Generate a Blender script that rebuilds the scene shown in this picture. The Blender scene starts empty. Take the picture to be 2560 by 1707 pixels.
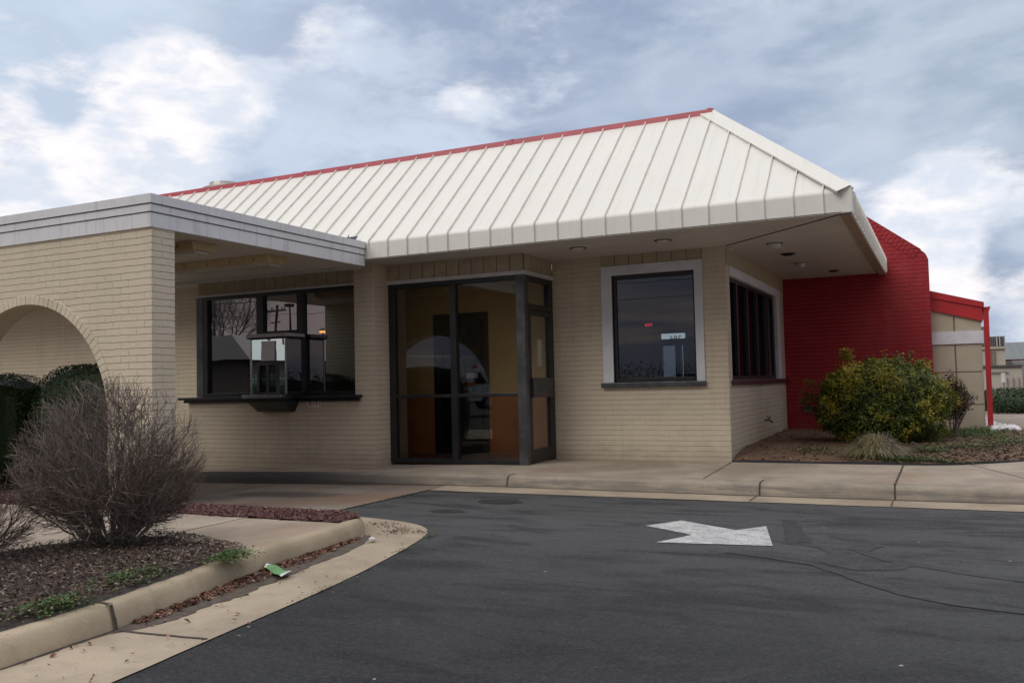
import bpy, math, random
from mathutils import Vector, Matrix, noise
random.seed(7)
R = math.radians
sc = bpy.context.scene
col = sc.collection

# ------------------------------------------------------------------ camera
cam = bpy.data.cameras.new("camera"); co = bpy.data.objects.new("camera", cam); col.objects.link(co)
yaw, pitch, roll = R(-25.780), R(2.7263), R(-1.3178)
Fw = Vector((math.sin(yaw)*math.cos(pitch), math.cos(yaw)*math.cos(pitch), math.sin(pitch)))
Rt = Vector((math.cos(yaw), -math.sin(yaw), 0)); Up = Rt.cross(Fw)
R2 = Rt*math.cos(roll)+Up*math.sin(roll); U2 = -Rt*math.sin(roll)+Up*math.cos(roll)
M = Matrix((R2, U2, -Fw)).transposed().to_4x4(); M.translation = Vector((0, 0, 1.1674))
co.matrix_world = M
cam.sensor_width = 36; cam.lens = 2221.88/2560*36; cam.clip_end = 2000; cam.clip_start = .05
sc.camera = co
sc.view_settings.view_transform = 'Standard'; sc.view_settings.look = 'None'
sc.view_settings.exposure = 0.0; sc.view_settings.gamma = 1

def pixdir(u, v):      # direction in the world of a place in the sky, for the cloud layout
    return (Fw + R2*(u-1280)/2221.88 - U2*(v-853.5)/2221.88).normalized()

# ------------------------------------------------------------------ world
SUN_EL, SUN_AZ = 40, 206      # azimuth clockwise from +Y
w = bpy.data.worlds.new("World"); sc.world = w; w.use_nodes = True
nt = w.node_tree; nt.nodes.clear()
class G:
    """small node-graph helper"""
    def __init__(s, nt): s.nt = nt
    def n(s, typ, **k):
        nd = s.nt.nodes.new(typ)
        for a, b in k.items(): setattr(nd, a, b)
        return nd
    def put(s, sock, val):
        if hasattr(val, 'is_linked') or isinstance(val, bpy.types.NodeSocket): s.nt.links.new(val, sock)
        else: sock.default_value = val
    def math(s, op, a, b=0.0, c=None, clamp=False):
        nd = s.n('ShaderNodeMath', operation=op); nd.use_clamp = clamp
        s.put(nd.inputs[0], a); s.put(nd.inputs[1], b)
        if c is not None: s.put(nd.inputs[2], c)
        return nd.outputs[0]
    def vmath(s, op, a, b):
        nd = s.n('ShaderNodeVectorMath', operation=op); s.put(nd.inputs[0], a); s.put(nd.inputs[1], b)
        return nd.outputs['Value'] if op == 'DOT_PRODUCT' else nd.outputs[0]
    def mix(s, f, a, b, typ='MIX'):
        nd = s.n('ShaderNodeMix', data_type='RGBA', blend_type=typ)
        s.put(nd.inputs[0], f)
        for i, v in ((6, a), (7, b)):
            if isinstance(v, tuple) and len(v) == 3: v = (*v, 1)
            s.put(nd.inputs[i], v)
        return nd.outputs[2]
    def noise(s, vec, scale, detail=4, rough=.55, dist=0, dim='3D'):
        nd = s.n('ShaderNodeTexNoise', noise_dimensions=dim)
        if vec is not None: s.put(nd.inputs['Vector'], vec)
        nd.inputs['Scale'].default_value = scale; nd.inputs['Detail'].default_value = detail
        nd.inputs['Roughness'].default_value = rough; nd.inputs['Distortion'].default_value = dist
        return nd.outputs['Fac']
    def ramp(s, f, lo, hi):
        nd = s.n('ShaderNodeMapRange', interpolation_type='SMOOTHSTEP'); s.put(nd.inputs[0], f)
        nd.inputs[1].default_value = lo; nd.inputs[2].default_value = hi
        return nd.outputs[0]
    def comb(s, x, y, z):
        nd = s.n('ShaderNodeCombineXYZ'); s.put(nd.inputs[0], x); s.put(nd.inputs[1], y); s.put(nd.inputs[2], z); return nd.outputs[0]
    def sep(s, v):
        nd = s.n('ShaderNodeSeparateXYZ'); s.put(nd.inputs[0], v); return nd.outputs
g = G(nt)
sky = g.n('ShaderNodeTexSky', sky_type='NISHITA'); sky.sun_disc = False
sky.sun_elevation = R(SUN_EL); sky.sun_rotation = R(SUN_AZ); sky.dust_density = 2
tc = g.n('ShaderNodeTexCoord'); D = tc.outputs['Generated']; sx, sy, sz = g.sep(D)
zz = g.math('ADD', g.math('MAXIMUM', sz, 0.0), .16)
P = g.comb(g.math('DIVIDE', sx, zz), g.math('DIVIDE', sy, zz), 0)
skyc = g.n('ShaderNodeVectorMath', operation='SCALE'); nt.links.new(sky.outputs[0], skyc.inputs[0]); skyc.inputs[3].default_value = .10
wv = g.n('ShaderNodeTexNoise'); g.put(wv.inputs['Vector'], D); wv.inputs['Scale'].default_value = 5.0; wv.inputs['Detail'].default_value = 4
wsc = g.n('ShaderNodeVectorMath', operation='SCALE'); nt.links.new(g.vmath('SUBTRACT', wv.outputs['Color'], (.5, .5, .5)), wsc.inputs[0]); wsc.inputs[3].default_value = .06
Dw = g.vmath('ADD', D, wsc.outputs[0])          # wind-torn directions, so that cloud edges are ragged
fl = g.vmath('MULTIPLY', D, (1, 1, 2.3))
n1 = g.noise(g.vmath('ADD', fl, (4., 1., 2.)), 3.2, 5, .5, .5)
n2 = g.noise(g.vmath('ADD', fl, (1., 8., 3.)), 6.0, 8, .58, .15)
n3 = g.noise(g.vmath('ADD', fl, (3., 1., 5.)), 6.0, 9, .62, .15)
n4 = g.noise(g.vmath('ADD', g.vmath('MULTIPLY', D, (1, 1, 2.2)), (0.3, 4., 1.)), 11.0, 8, .62, .2)
def blob(u, v, sig, k):
    dt = g.vmath('DOT_PRODUCT', g.vmath('NORMALIZE', Dw, (0, 0, 0)), tuple(pixdir(u, v)))
    return g.math('MULTIPLY', g.math('EXPONENT', g.math('MULTIPLY', g.math('SUBTRACT', dt, 1.0), 1/R(sig)**2)), k)
def blobs(lst):
    o = None
    for a in lst:
        b = blob(*a); o = b if o is None else g.math('ADD', o, b)
    return o
cum = blobs(((450, 210, 2.2, .55), (560, 270, 2.6, .6), (330, 330, 3.5, .55), (130, 330, 3.2, .45), (480, 340, 3.0, .40), (60, 480, 4.0, .75), (250, 440, 3.0, .35), (650, 300, 2.5, .35), (780, 40, 1.8, .6), (880, 110, 1.8, .3),
    (1150, 245, 1.5, .55), (1300, 225, 2.0, .2), (960, 318, 1.1, .6), (430, 430, 1.3, .3), (1640, 130, 2.5, .22), (1380, 150, 2, .12),
    (2330, 560, 2.6, .75), (2500, 520, 3.0, .8), (2250, 545, 1.3, .3), (2400, 680, 2.6, .7), (2560, 800, 4, .9), (2120, 455, .7, .5), (2320, 460, .9, .4),
    (2530, 630, 1.8, -1.3), (2470, 660, 1.2, -.6), (2480, 800, .9, -.6), (180, 285, 1.2, -.8), (20, 350, 1.0, -.4), (90, 415, .8, -.5), (560, 395, 3.0, -.45), (800, 400, 2.5, -.2)))
nn_ = g.math('ADD', g.math('MULTIPLY', n3, .65), g.math('MULTIPLY', n4, .35))
white = g.ramp(g.math('ADD', cum, g.math('MULTIPLY', g.math('SUBTRACT', nn_, .5), 4.3)), .33, 1.08)
deck = g.mix(g.ramp(g.math('ADD', g.math('MULTIPLY', n1, .5), g.math('MULTIPLY', n2, .5)), .42, .585), (.305, .38, .535), (.60, .685, .83))
deck = g.mix(g.math('MULTIPLY', blobs(((100, 150, 12, 1.0),)), .70), deck, (.66, .765, .92))
deck = g.mix(g.math('MULTIPLY', blobs(((2450, 200, 9, 1.0),)), .50), deck, (.47, .555, .66))
deck = g.mix(g.math('MULTIPLY', blobs(((1350, 20, 3.5, .8), (1850, 330, 4.5, .7), (1500, 330, 3, .5))), .7), deck, (.36, .435, .60))
puff = g.ramp(g.math('ADD', g.math('MULTIPLY', g.noise(g.vmath('ADD', fl, (9., 2., 3.)), 6.5, 8, .6, .3), .9), blobs(((2240, 230, 3, .14), (1700, 130, 2, .10)))), .50, .64)
deck = g.mix(g.math('MULTIPLY', puff, .42), deck, (.62, .70, .80))
gap = g.math('MULTIPLY', g.ramp(n2, .52, .66), g.ramp(sz, .42, .20))
deck = g.mix(g.math('MULTIPLY', gap, .30), deck, skyc.outputs[0])
wc = g.mix(g.ramp(g.math('ADD', g.math('MULTIPLY', n4, .6), g.math('MULTIPLY', n2, .4)), .42, .60), (1.05, 1.01, 1.02), (.74, .80, .91))
front = g.mix(white, deck, wc)
front = g.mix(g.ramp(sz, .45, .8), front, (1.22, 1.22, 1.28))
# the side of the sky behind the photographer: banded evening cloud, warmer near the horizon
bands = g.noise(g.vmath('MULTIPLY', D, (1, 1, 6)), 2.6, 6, .55, .5)
back = g.mix(g.ramp(bands, .42, .60), (.22, .23, .30), (.50, .40, .38))
back = g.mix(g.ramp(sz, .25, .7), back, (.62, .64, .70))
back = g.mix(g.ramp(sz, .55, .85), back, (1.22, 1.22, 1.28))
fb = g.ramp(sy, -.3, .3)
allc = g.mix(fb, back, front)
allc = g.mix(g.ramp(sz, -.06, -.005), (.12, .12, .12), allc)
bg = g.n('ShaderNodeBackground'); nt.links.new(allc, bg.inputs[0]); bg.inputs[1].default_value = 1.0
wo = g.n('ShaderNodeOutputWorld'); nt.links.new(bg.outputs[0], wo.inputs[0])

# ------------------------------------------------------------------ sun
sl = bpy.data.lights.new("sun", 'SUN'); sl.energy = 1.05; sl.angle = R(34); sl.color = (1, .955, .87)
so = bpy.data.objects.new("sun", sl); col.objects.link(so)
sd = Vector((math.sin(R(SUN_AZ))*math.cos(R(SUN_EL)), math.cos(R(SUN_AZ))*math.cos(R(SUN_EL)), math.sin(R(SUN_EL))))
so.rotation_euler = sd.to_track_quat('Z', 'Y').to_euler(); so.location = (0, -20, 30)

# ------------------------------------------------------------------ materials
MATS = {}
def newmat(name):
    m = bpy.data.materials.new(name); m.use_nodes = True
    b = m.node_tree.nodes['Principled BSDF']; MATS[name] = m
    return m, G(m.node_tree), b
def objco(g): return g.n('ShaderNodeTexCoord').outputs['Object']
def bump(g, b, h, strength, dist=.01, nrm=None):
    nd = g.n('ShaderNodeBump'); nd.inputs['Strength'].default_value = strength; nd.inputs['Distance'].default_value = dist
    g.put(nd.inputs['Height'], h)
    if nrm is not None: g.put(nd.inputs['Normal'], nrm)
    g.put(b.inputs['Normal'], nd.outputs[0]); return nd.outputs[0]
def plain(name, c, rough=.6, metal=0, var=.12, scale=6, spec=.5, bmp=0, fine=0):
    m, g, b = newmat(name); v = objco(g)
    f = g.noise(v, scale, 5, .6)
    c1 = tuple(x*(1-var) for x in c); c2 = tuple(min(1, x*(1+var)) for x in c)
    cc = g.mix(g.ramp(f, .3, .7), c1, c2)
    if fine:
        f2 = g.noise(v, 90, 3, .6); cc = g.mix(g.math('MULTIPLY', g.ramp(f2, .45, .7), fine), cc, tuple(x*.5 for x in c))
    g.put(b.inputs['Base Color'], cc)
    b.inputs['Roughness'].default_value = rough; b.inputs['Metallic'].default_value = metal
    b.inputs['Specular IOR Level'].default_value = spec
    if bmp: bump(g, b, g.noise(v, 60, 4, .6), bmp, .004)
    return m
def brick(name, c, dirt=.25, mort=.24, bw=.245, rh=.0755, relief=.85, fade=None):
    """painted brickwork: soft uneven courses, nearly closed upright joints"""
    m, g, b = newmat(name); v = objco(g); x, y, z = g.sep(v)
    wob = g.math('MULTIPLY', g.math('SUBTRACT', g.noise(v, 5, 3, .6), .5), .022)
    wob2 = g.math('MULTIPLY', g.math('SUBTRACT', g.noise(v, 24, 2, .6), .5), .010)
    u = g.math('ADD', g.math('ADD', x, y), wob)
    row = g.math('DIVIDE', g.math('ADD', g.math('ADD', z, 5.0), g.math('ADD', wob, wob2)), rh)
    fr = g.math('FRACT', row); ri = g.math('FLOOR', row)
    uu = g.math('ADD', g.math('DIVIDE', g.math('ADD', u, 60.0), bw), g.math('MULTIPLY', g.math('MODULO', ri, 2.0), .5))
    fu = g.math('FRACT', uu); ui = g.math('FLOOR', uu)
    wn = g.n('ShaderNodeTexWhiteNoise', noise_dimensions='2D'); g.put(wn.inputs['Vector'], g.comb(ri, ui, 0)); rnd = wn.outputs['Value']
    dh = g.math('MULTIPLY', g.math('MINIMUM', fr, g.math('SUBTRACT', 1.0, fr)), rh)
    du = g.math('MULTIPLY', g.math('MINIMUM', fu, g.math('SUBTRACT', 1.0, fu)), bw)
    jh = g.math('SUBTRACT', 1.0, g.ramp(dh, .0005, .0065)); jv = g.math('MULTIPLY', g.math('SUBTRACT', 1.0, g.ramp(du, .0005, .0055)), g.ramp(g.noise(v, 3.1, 2, .5), .35, .65))
    gapn = g.ramp(g.noise(v, 11, 3, .6), .25, .60)
    j = g.math('MAXIMUM', g.math('MULTIPLY', jh, g.math('ADD', .45, g.math('MULTIPLY', gapn, .55))), g.math('MULTIPLY', jv, .55))
    big = g.noise(v, .9, 4, .6)
    cc = g.mix(g.ramp(big, .3, .7), tuple(k*.94 for k in c), tuple(min(1, k*1.05) for k in c))
    cc = g.mix(g.math('MULTIPLY', rnd, .16), cc, tuple(k*.72 for k in c))
    if fade: cc = g.mix(g.math('MULTIPLY', g.ramp(g.noise(g.vmath('MULTIPLY', v, (1, 1, .6)), 1.7, 6, .65, .5), .42, .70), .55), cc, fade)
    cc = g.mix(g.math('MULTIPLY', g.ramp(g.math('ADD', z, g.math('MULTIPLY', g.noise(v, 5, 5, .65), .55)), .62, .18), .42), cc, (.22, .175, .13))
    drips = g.noise(g.vmath('MULTIPLY', v, (9, 9, .7)), 1, 4, .6)
    cc = g.mix(g.math('MULTIPLY', g.ramp(drips, .5, .8), dirt), cc, tuple(k*.62 for k in c))
    cc = g.mix(g.math('MULTIPLY', g.ramp(g.noise(v, 45, 3, .7), .66, .74), .30), cc, tuple(k*.55 for k in c))
    cc = g.mix(g.math('MULTIPLY', j, mort), cc, tuple(k*.35 for k in c))
    g.put(b.inputs['Base Color'], cc)
    b.inputs['Roughness'].default_value = .5; b.inputs['Specular IOR Level'].default_value = .35
    tilt = g.math('MULTIPLY', g.math('SUBTRACT', fr, .5), g.math('ADD', .35, g.math('MULTIPLY', rnd, .5)))
    h = g.math('SUBTRACT', g.math('ADD', g.math('ADD', g.math('MULTIPLY', rnd, .30), g.math('MULTIPLY', tilt, -.55)), g.math('MULTIPLY', g.noise(v, 22, 4, .6), .60)), g.math('MULTIPLY', j, .85))
    bump(g, b, h, relief, .013)
    return m
def concrete(name, c, stain=.35, warm=(.30, .20, .12), dark=.0):
    m, g, b = newmat(name); v = objco(g)
    cc = g.mix(g.ramp(g.noise(v, 1.1, 5, .6, .5), .35, .68), tuple(k*.80 for k in c), tuple(k*1.12 for k in c))
    cc = g.mix(g.math('MULTIPLY', g.ramp(g.noise(g.vmath('ADD', v, (5, 3, 1)), .55, 4, .55, .8), .48, .68), stain), cc, warm)
    cc = g.mix(g.math('MULTIPLY', g.ramp(g.noise(g.vmath('ADD', v, (15, 3, 1)), .8, 5, .6, .6), .56, .74), .35+dark), cc, tuple(k*.38 for k in c))
    cc = g.mix(g.math('MULTIPLY', g.ramp(g.noise(g.vmath('ADD', v, (2, 13, 7)), 4.5, 7, .68, .4), .50, .72), .38), cc, tuple(k*.58 for k in c))
    sp = g.noise(v, 140, 3, .7)
    cc = g.mix(g.math('MULTIPLY', g.ramp(sp, .50, .70), .50), cc, tuple(k*.5 for k in c))
    vo = g.n('ShaderNodeTexVoronoi'); g.put(vo.inputs['Vector'], v); vo.inputs['Scale'].default_value = 9
    cc = g.mix(g.math('MULTIPLY', g.math('MULTIPLY', g.math('LESS_THAN', vo.outputs['Distance'], .07), g.math('GREATER_THAN', g.sep(vo.outputs['Color'])[0], .75)), .7), cc, tuple(k*.35 for k in c))
    cc = g.mix(g.math('MULTIPLY', g.ramp(g.noise(v, 38, 3, .6), .60, .70), .25), cc, tuple(min(1, k*1.5) for k in c))
    g.put(b.inputs['Base Color'], cc); b.inputs['Roughness'].default_value = .85
    bump(g, b, g.math('ADD', g.noise(v, 120, 3, .7), g.noise(v, 14, 4, .6)), .35, .006)
    return m
def attrmat(name, cols, rough=.6, spec=.3, trans=0):
    """colour of each leaf, twig or chip from its own random number"""
    m, g, b = newmat(name)
    a = g.n('ShaderNodeAttribute', attribute_name='rnd')
    cr = g.n('ShaderNodeValToRGB'); g.put(cr.inputs[0], a.outputs['Fac'])
    el = cr.color_ramp.elements
    while len(el) < len(cols): el.new(.5)
    for i, (p, c) in enumerate(cols): el[i].position = p; el[i].color = (*c, 1)
    v = objco(g)
    cc = g.mix(g.math('MULTIPLY', g.ramp(g.noise(v, 40, 3, .6), .4, .7), .3), cr.outputs[0], tuple(x*.6 for x in cols[len(cols)//2][1]))
    g.put(b.inputs['Base Color'], cc); b.inputs['Roughness'].default_value = rough; b.inputs['Specular IOR Level'].default_value = spec
    if trans:
        tr = g.n('ShaderNodeBsdfTranslucent'); g.put(tr.inputs[0], cc); mx = g.n('ShaderNodeMixShader'); mx.inputs[0].default_value = trans
        m.node_tree.links.new(b.outputs[0], mx.inputs[1]); m.node_tree.links.new(tr.outputs[0], mx.inputs[2])
        m.node_tree.links.new(mx.outputs[0], m.node_tree.nodes['Material Output'].inputs[0])
    return m
def glass(name, tint, k, ior=1.5, add=0.0):
    m, g, b = newmat(name); m.node_tree.nodes.remove(b)
    fr = g.n('ShaderNodeFresnel'); fr.inputs[0].default_value = ior
    v = objco(g); bp = g.n('ShaderNodeBump'); bp.inputs['Strength'].default_value = .03; bp.inputs['Distance'].default_value = .02
    g.put(bp.inputs['Height'], g.noise(v, 1.6, 1, .4))
    f = g.math('ADD', g.math('MULTIPLY', fr.outputs[0], k), add, clamp=True)
    tr = g.n('ShaderNodeBsdfTransparent'); tr.inputs[0].default_value = (*tint, 1)
    gl = g.n('ShaderNodeBsdfGlossy'); gl.inputs['Roughness'].default_value = .0; g.put(gl.inputs['Normal'], bp.outputs[0])
    gl.inputs['Color'].default_value = (.95, .97, 1, 1)
    mx = g.n('ShaderNodeMixShader'); g.put(mx.inputs[0], f)
    l = m.node_tree.links; l.new(tr.outputs[0], mx.inputs[1]); l.new(gl.outputs[0], mx.inputs[2]); l.new(mx.outputs[0], m.node_tree.nodes['Material Output'].inputs[0])
    return m
def emit(name, c, s):
    m, g, b = newmat(name); b.inputs['Base Color'].default_value = (*c, 1); b.inputs['Emission Color'].default_value = (*c, 1); b.inputs['Emission Strength'].default_value = s
    return m

def kerbmat():
    m = concrete('kerb_concrete', (.33, .28, .215), .25, (.22, .16, .10), .2)
    g = G(m.node_tree); b = m.node_tree.nodes['Principled BSDF']; old = b.inputs['Base Color'].links[0].from_socket
    v = objco(g); x, y, z = g.sep(v)
    n_ = g.noise(g.vmath('MULTIPLY', v, (1.2, 6, 14)), 1.4, 5, .65, .5)
    band = g.math('MULTIPLY', g.ramp(z, -.03, -.07), g.ramp(n_, .35, .62))       # grime rubbed on the face
    c1 = g.mix(g.math('MULTIPLY', band, .62), old, (.10, .098, .095))
    wet = g.math('MULTIPLY', g.ramp(g.math('ADD', x, g.math('MULTIPLY', n_, 3.0)), -4.6, -7.0), g.ramp(z, -.02, -.075))
    c2 = g.mix(g.math('MULTIPLY', wet, .85), c1, (.035, .036, .040))             # black tyre marks along the service lane
    foot = g.ramp(g.math('ADD', z, g.math('MULTIPLY', n_, .02)), -.135, -.155)
    c3 = g.mix(g.math('MULTIPLY', foot, .6), c2, (.06, .045, .035))
    g.put(b.inputs['Base Color'], c3); return m
TAN = (.60, .525, .40)
m_brick = brick('tan_painted_brick', TAN, .35, .15, relief=.60)
m_brickarch = brick('tan_painted_brick_rough', TAN, .3, .18)
m_brickred = brick('red_painted_brick', (.33, .016, .024), .3, .28, fade=(.40, .045, .045))
m_board = plain('tan_boards', (.40, .335, .235), .6, var=.10)
m_soffit = None
def stripes(name, c, axis, period, depth=.5):
    m, g, b = newmat(name); v = objco(g); s_ = g.sep(v)[axis]
    fr = g.math('FRACT', g.math('DIVIDE', s_, period)); line = g.math('LESS_THAN', g.math('ABSOLUTE', g.math('SUBTRACT', fr, .5)), .035)
    cc = g.mix(g.ramp(g.noise(v, 2.5, 5, .6), .3, .7), tuple(k*.9 for k in c), c)
    cc = g.mix(g.math('MULTIPLY', line, depth), cc, tuple(k*.3 for k in c))
    g.put(b.inputs['Base Color'], cc); b.inputs['Roughness'].default_value = .5
    bump(g, b, g.math('SUBTRACT', 1.0, line), .5, .004)
    return m
m_soffY = stripes('soffit_boards', (.58, .55, .51), 0, .10, .35)
m_soffX = stripes('soffit_boards_side', (.58, .55, .51), 1, .10, .35)
m_canopyceil = plain('canopy_ceiling_paint', (.60, .555, .50), .6, var=.05, scale=1.5)
def roofmat():
    m, g, b = newmat('white_roof_metal'); v = objco(g)
    c = (.79, .775, .715)
    cc = g.mix(g.ramp(g.noise(v, .7, 4, .5), .35, .7), tuple(k*.97 for k in c), c)
    st = g.noise(g.vmath('MULTIPLY', v, (14, 1.2, 1.2)), 1, 5, .6)
    cc = g.mix(g.math('MULTIPLY', g.ramp(st, .48, .75), .30), cc, (.60, .565, .50))
    cc = g.mix(g.math('MULTIPLY', g.ramp(g.noise(v, 22, 4, .7), .66, .74), .35), cc, (.42, .39, .33))
    g.put(b.inputs['Base Color'], cc); b.inputs['Roughness'].default_value = .42
    bump(g, b, g.noise(g.vmath('MULTIPLY', v, (3, .8, .8)), 1, 3, .5), .35, .03)
    return m
m_roof = roofmat()
m_seam = plain('roof_seam_metal', (.76, .735, .67), .5, var=.08, scale=8)
m_fascia = None
def fasciamat():
    m, g, b = newmat('weathered_white_fascia'); v = objco(g)
    c = (.72, .73, .75)
    cc = g.mix(g.ramp(g.noise(v, 1.3, 4, .6), .3, .7), tuple(k*.92 for k in c), c)
    d = g.noise(g.vmath('MULTIPLY', v, (7, 7, .8)), 1.6, 5, .65)
    cc = g.mix(g.math('MULTIPLY', g.ramp(d, .5, .74), .5), cc, (.36, .36, .37))
    cc = g.mix(g.math('MULTIPLY', g.ramp(g.noise(g.vmath('MULTIPLY', v, (30, 30, 3)), 1, 4, .6), .58, .72), .4), cc, (.3, .3, .3))
    g.put(b.inputs['Base Color'], cc); b.inputs['Roughness'].default_value = .5
    return m
m_fascia = fasciamat()
m_fline = plain('fascia_shadow_gap', (.09, .075, .075), .8)
m_redmetal = plain('red_painted_metal', (.43, .022, .028), .35, var=.10, scale=3)
m_capred = plain('faded_red_ridge_metal', (.46, .075, .095), .4, var=.10, scale=3)
m_white = plain('white_trim_paint', (.62, .64, .68), .5, var=.07, scale=4)
m_bandwhite = plain('white_band_paint', (.66, .66, .70), .5, var=.06)
m_trimgrey = plain('pale_header_trim', (.50, .50, .50), .5, var=.08)
m_bronze = plain('dark_bronze_aluminium', (.028, .030, .033), .35, .3, var=.2, scale=5)
m_bronze2 = plain('weathered_bronze_post', (.075, .075, .08), .4, .3, var=.35, scale=4)
m_black = plain('black_painted_metal', (.012, .013, .015), .4)
m_sill = plain('grey_sill_metal', (.075, .08, .09), .35, .4, var=.25)
m_sillred = plain('dull_red_sill', (.06, .02, .025), .45, var=.25)
m_steel = plain('brushed_steel', (.42, .43, .44), .25, .8, var=.15)
m_paper = plain('taped_paper', (.80, .78, .82), .8, var=.06)
m_glass1 = glass('window_glass', (.30, .31, .31), 5.5, 1.5)
m_glass2 = glass('tinted_window_glass', (.72, .76, .78), 1.6, 1.5)
m_glass4 = glass('door_glass', (.88, .88, .85), .35, 1.5)
m_glass3 = glass('side_window_glass', (.35, .36, .37), .45, 1.5)
m_glassdoor = glass('storefront_glass', (.88, .88, .86), .95, 1.5)
m_glassbooth = glass('booth_glass', (.22, .25, .27), 5, 1.5, .78)
MATS['booth_glass'].node_tree.nodes['Glossy BSDF'].inputs['Color'].default_value = (.80, .95, 1, 1)
m_tanpanel = plain('tan_wall_panel', (.47, .41, .315), .7, var=.06, scale=2, bmp=.3)
m_groove = plain('panel_groove', (.20, .155, .12), .8)
m_yellow = plain('yellow_interior_wall', (.78, .56, .24), .6, var=.08, scale=2)
m_wains = plain('orange_wainscot', (.68, .25, .085), .5, var=.15, scale=2)
m_intfloor = plain('interior_tile_floor', (.26, .13, .09), .4, var=.2)
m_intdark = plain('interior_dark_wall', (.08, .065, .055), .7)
m_intceil = plain('interior_ceiling', (.35, .33, .30), .8)
m_lens = plain('yellowed_light_lens', (.52, .41, .24), .4, var=.12, scale=5)
m_lightbody = plain('fixture_underside', (.45, .44, .38), .4)
m_stone = plain('white_stones', (.74, .72, .72), .8, var=.3, scale=14, bmp=.3)
m_green = plain('green_wrapper_film', (.16, .36, .15), .35, var=.15, scale=20)
m_litter = plain('crumpled_white_paper', (.62, .62, .62), .8)
m_edging = plain('black_bed_edging', (.02, .022, .03), .5)
m_walk = concrete('sidewalk_concrete', (.39, .32, .25), .5, (.30, .19, .115), .15)
m_kerb = kerbmat()
m_kerb2 = concrete('island_kerb_concrete', (.43, .345, .235), .4, (.24, .17, .10), .2)
m_gut = concrete('gutter_concrete', (.41, .33, .24), .4, (.24, .18, .12), .15)
m_lane = concrete('lane_concrete', (.24, .20, .165), .5, (.24, .14, .085), .45)
def lanestain(m):
    g = G(m.node_tree); b = m.node_tree.nodes['Principled BSDF']; old = b.inputs['Base Color'].links[0].from_socket
    v = objco(g); x, y, z = g.sep(v); n_ = g.math('MULTIPLY', g.math('SUBTRACT', g.noise(v, 2.2, 6, .65, .5), .5), 1.6)
    def ell_(cx, cy, a, b_):
        r2 = g.math('ADD', g.math('POWER', g.math('DIVIDE', g.math('SUBTRACT', x, cx), a), 2.0), g.math('POWER', g.math('DIVIDE', g.math('SUBTRACT', y, cy), b_), 2.0))
        return g.ramp(g.math('ADD', r2, n_), 1.2, .1)
    c = g.mix(g.math('MULTIPLY', ell_(-7.7, 9.15, 1.1, .35), .75), old, (.045, .042, .042))
    c = g.mix(g.math('MULTIPLY', ell_(-6.5, 8.95, .55, .6), .65), c, (.21, .125, .075))
    c = g.mix(g.math('MULTIPLY', ell_(-9.5, 8.6, 1.6, .5), .4), c, (.08, .072, .068))
    g.put(b.inputs['Base Color'], c)
lanestain(m_lane)
def asphaltmat():
    m, g, b = newmat('asphalt'); v = objco(g); x, y, z = g.sep(v)
    big = g.noise(v, .30, 5, .6, .6)
    cc = g.mix(g.ramp(big, .35, .68), (.026, .027, .029), (.043, .044, .046))
    worn = g.ramp(g.math('ADD', y, g.math('MULTIPLY', g.noise(v, .7, 3, .6), 2.8)), 4.6, 9.6)
    cc = g.mix(g.math('MULTIPLY', worn, .70), cc, (.108, .108, .110))
    st = g.noise(g.vmath('MULTIPLY', v, (.5, 1.5, 1)), 1.6, 8, .66, .6)
    cc = g.mix(g.math('MULTIPLY', g.ramp(st, .47, .64), .66), cc, (.020, .020, .022))
    st2 = g.noise(g.vmath('ADD', g.vmath('MULTIPLY', v, (.6, 2.6, 1)), (3, 8, 0)), 2.6, 8, .7, .7)
    cc = g.mix(g.math('MULTIPLY', g.ramp(st2, .55, .68), .55), cc, (.017, .017, .018))
    cc = g.mix(g.math('MULTIPLY', g.ramp(g.noise(g.vmath('ADD', v, (9, 4, 0)), 1.0, 8, .7, .5), .58, .76), .40), cc, (.115, .114, .113))
    agg = g.n('ShaderNodeTexVoronoi'); g.put(agg.inputs['Vector'], v); agg.inputs['Scale'].default_value = 75
    ar = g.sep(agg.outputs['Color'])[0]
    cc = g.mix(g.math('MULTIPLY', g.ramp(ar, .55, 1.0), .16), cc, (.15, .15, .15))
    cc = g.mix(g.math('MULTIPLY', g.ramp(ar, .40, .0), .28), cc, (.008, .008, .009))
    sp = g.noise(v, 60, 5, .8)
    cc = g.mix(g.math('MULTIPLY', g.ramp(sp, .58, .72), .40), cc, (.15, .15, .152))
    vo = g.n('ShaderNodeTexVoronoi'); g.put(vo.inputs['Vector'], v); vo.inputs['Scale'].default_value = 5
    sel = g.math('MULTIPLY', g.math('LESS_THAN', vo.outputs['Distance'], .05), g.math('GREATER_THAN', g.sep(vo.outputs['Color'])[0], .84))
    cc = g.mix(sel, cc, (.42, .40, .38))
    g.put(b.inputs['Base Color'], cc)
    g.put(b.inputs['Roughness'], g.math('ADD', .62, g.math('MULTIPLY', st, .3)))
    b.inputs['Specular IOR Level'].default_value = .25
    bump(g, b, g.math('ADD', g.math('MULTIPLY', agg.outputs['Distance'], .8), g.noise(v, 60, 4, .75)), .9, .010)
    return m
m_asph = asphaltmat()
m_tar = plain('tar_sealant', (.036, .036, .038), .75, var=.35, scale=12)
m_oil = plain('oil_stain', (.024, .024, .025), .6, var=.4, scale=9, bmp=.5)
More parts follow.
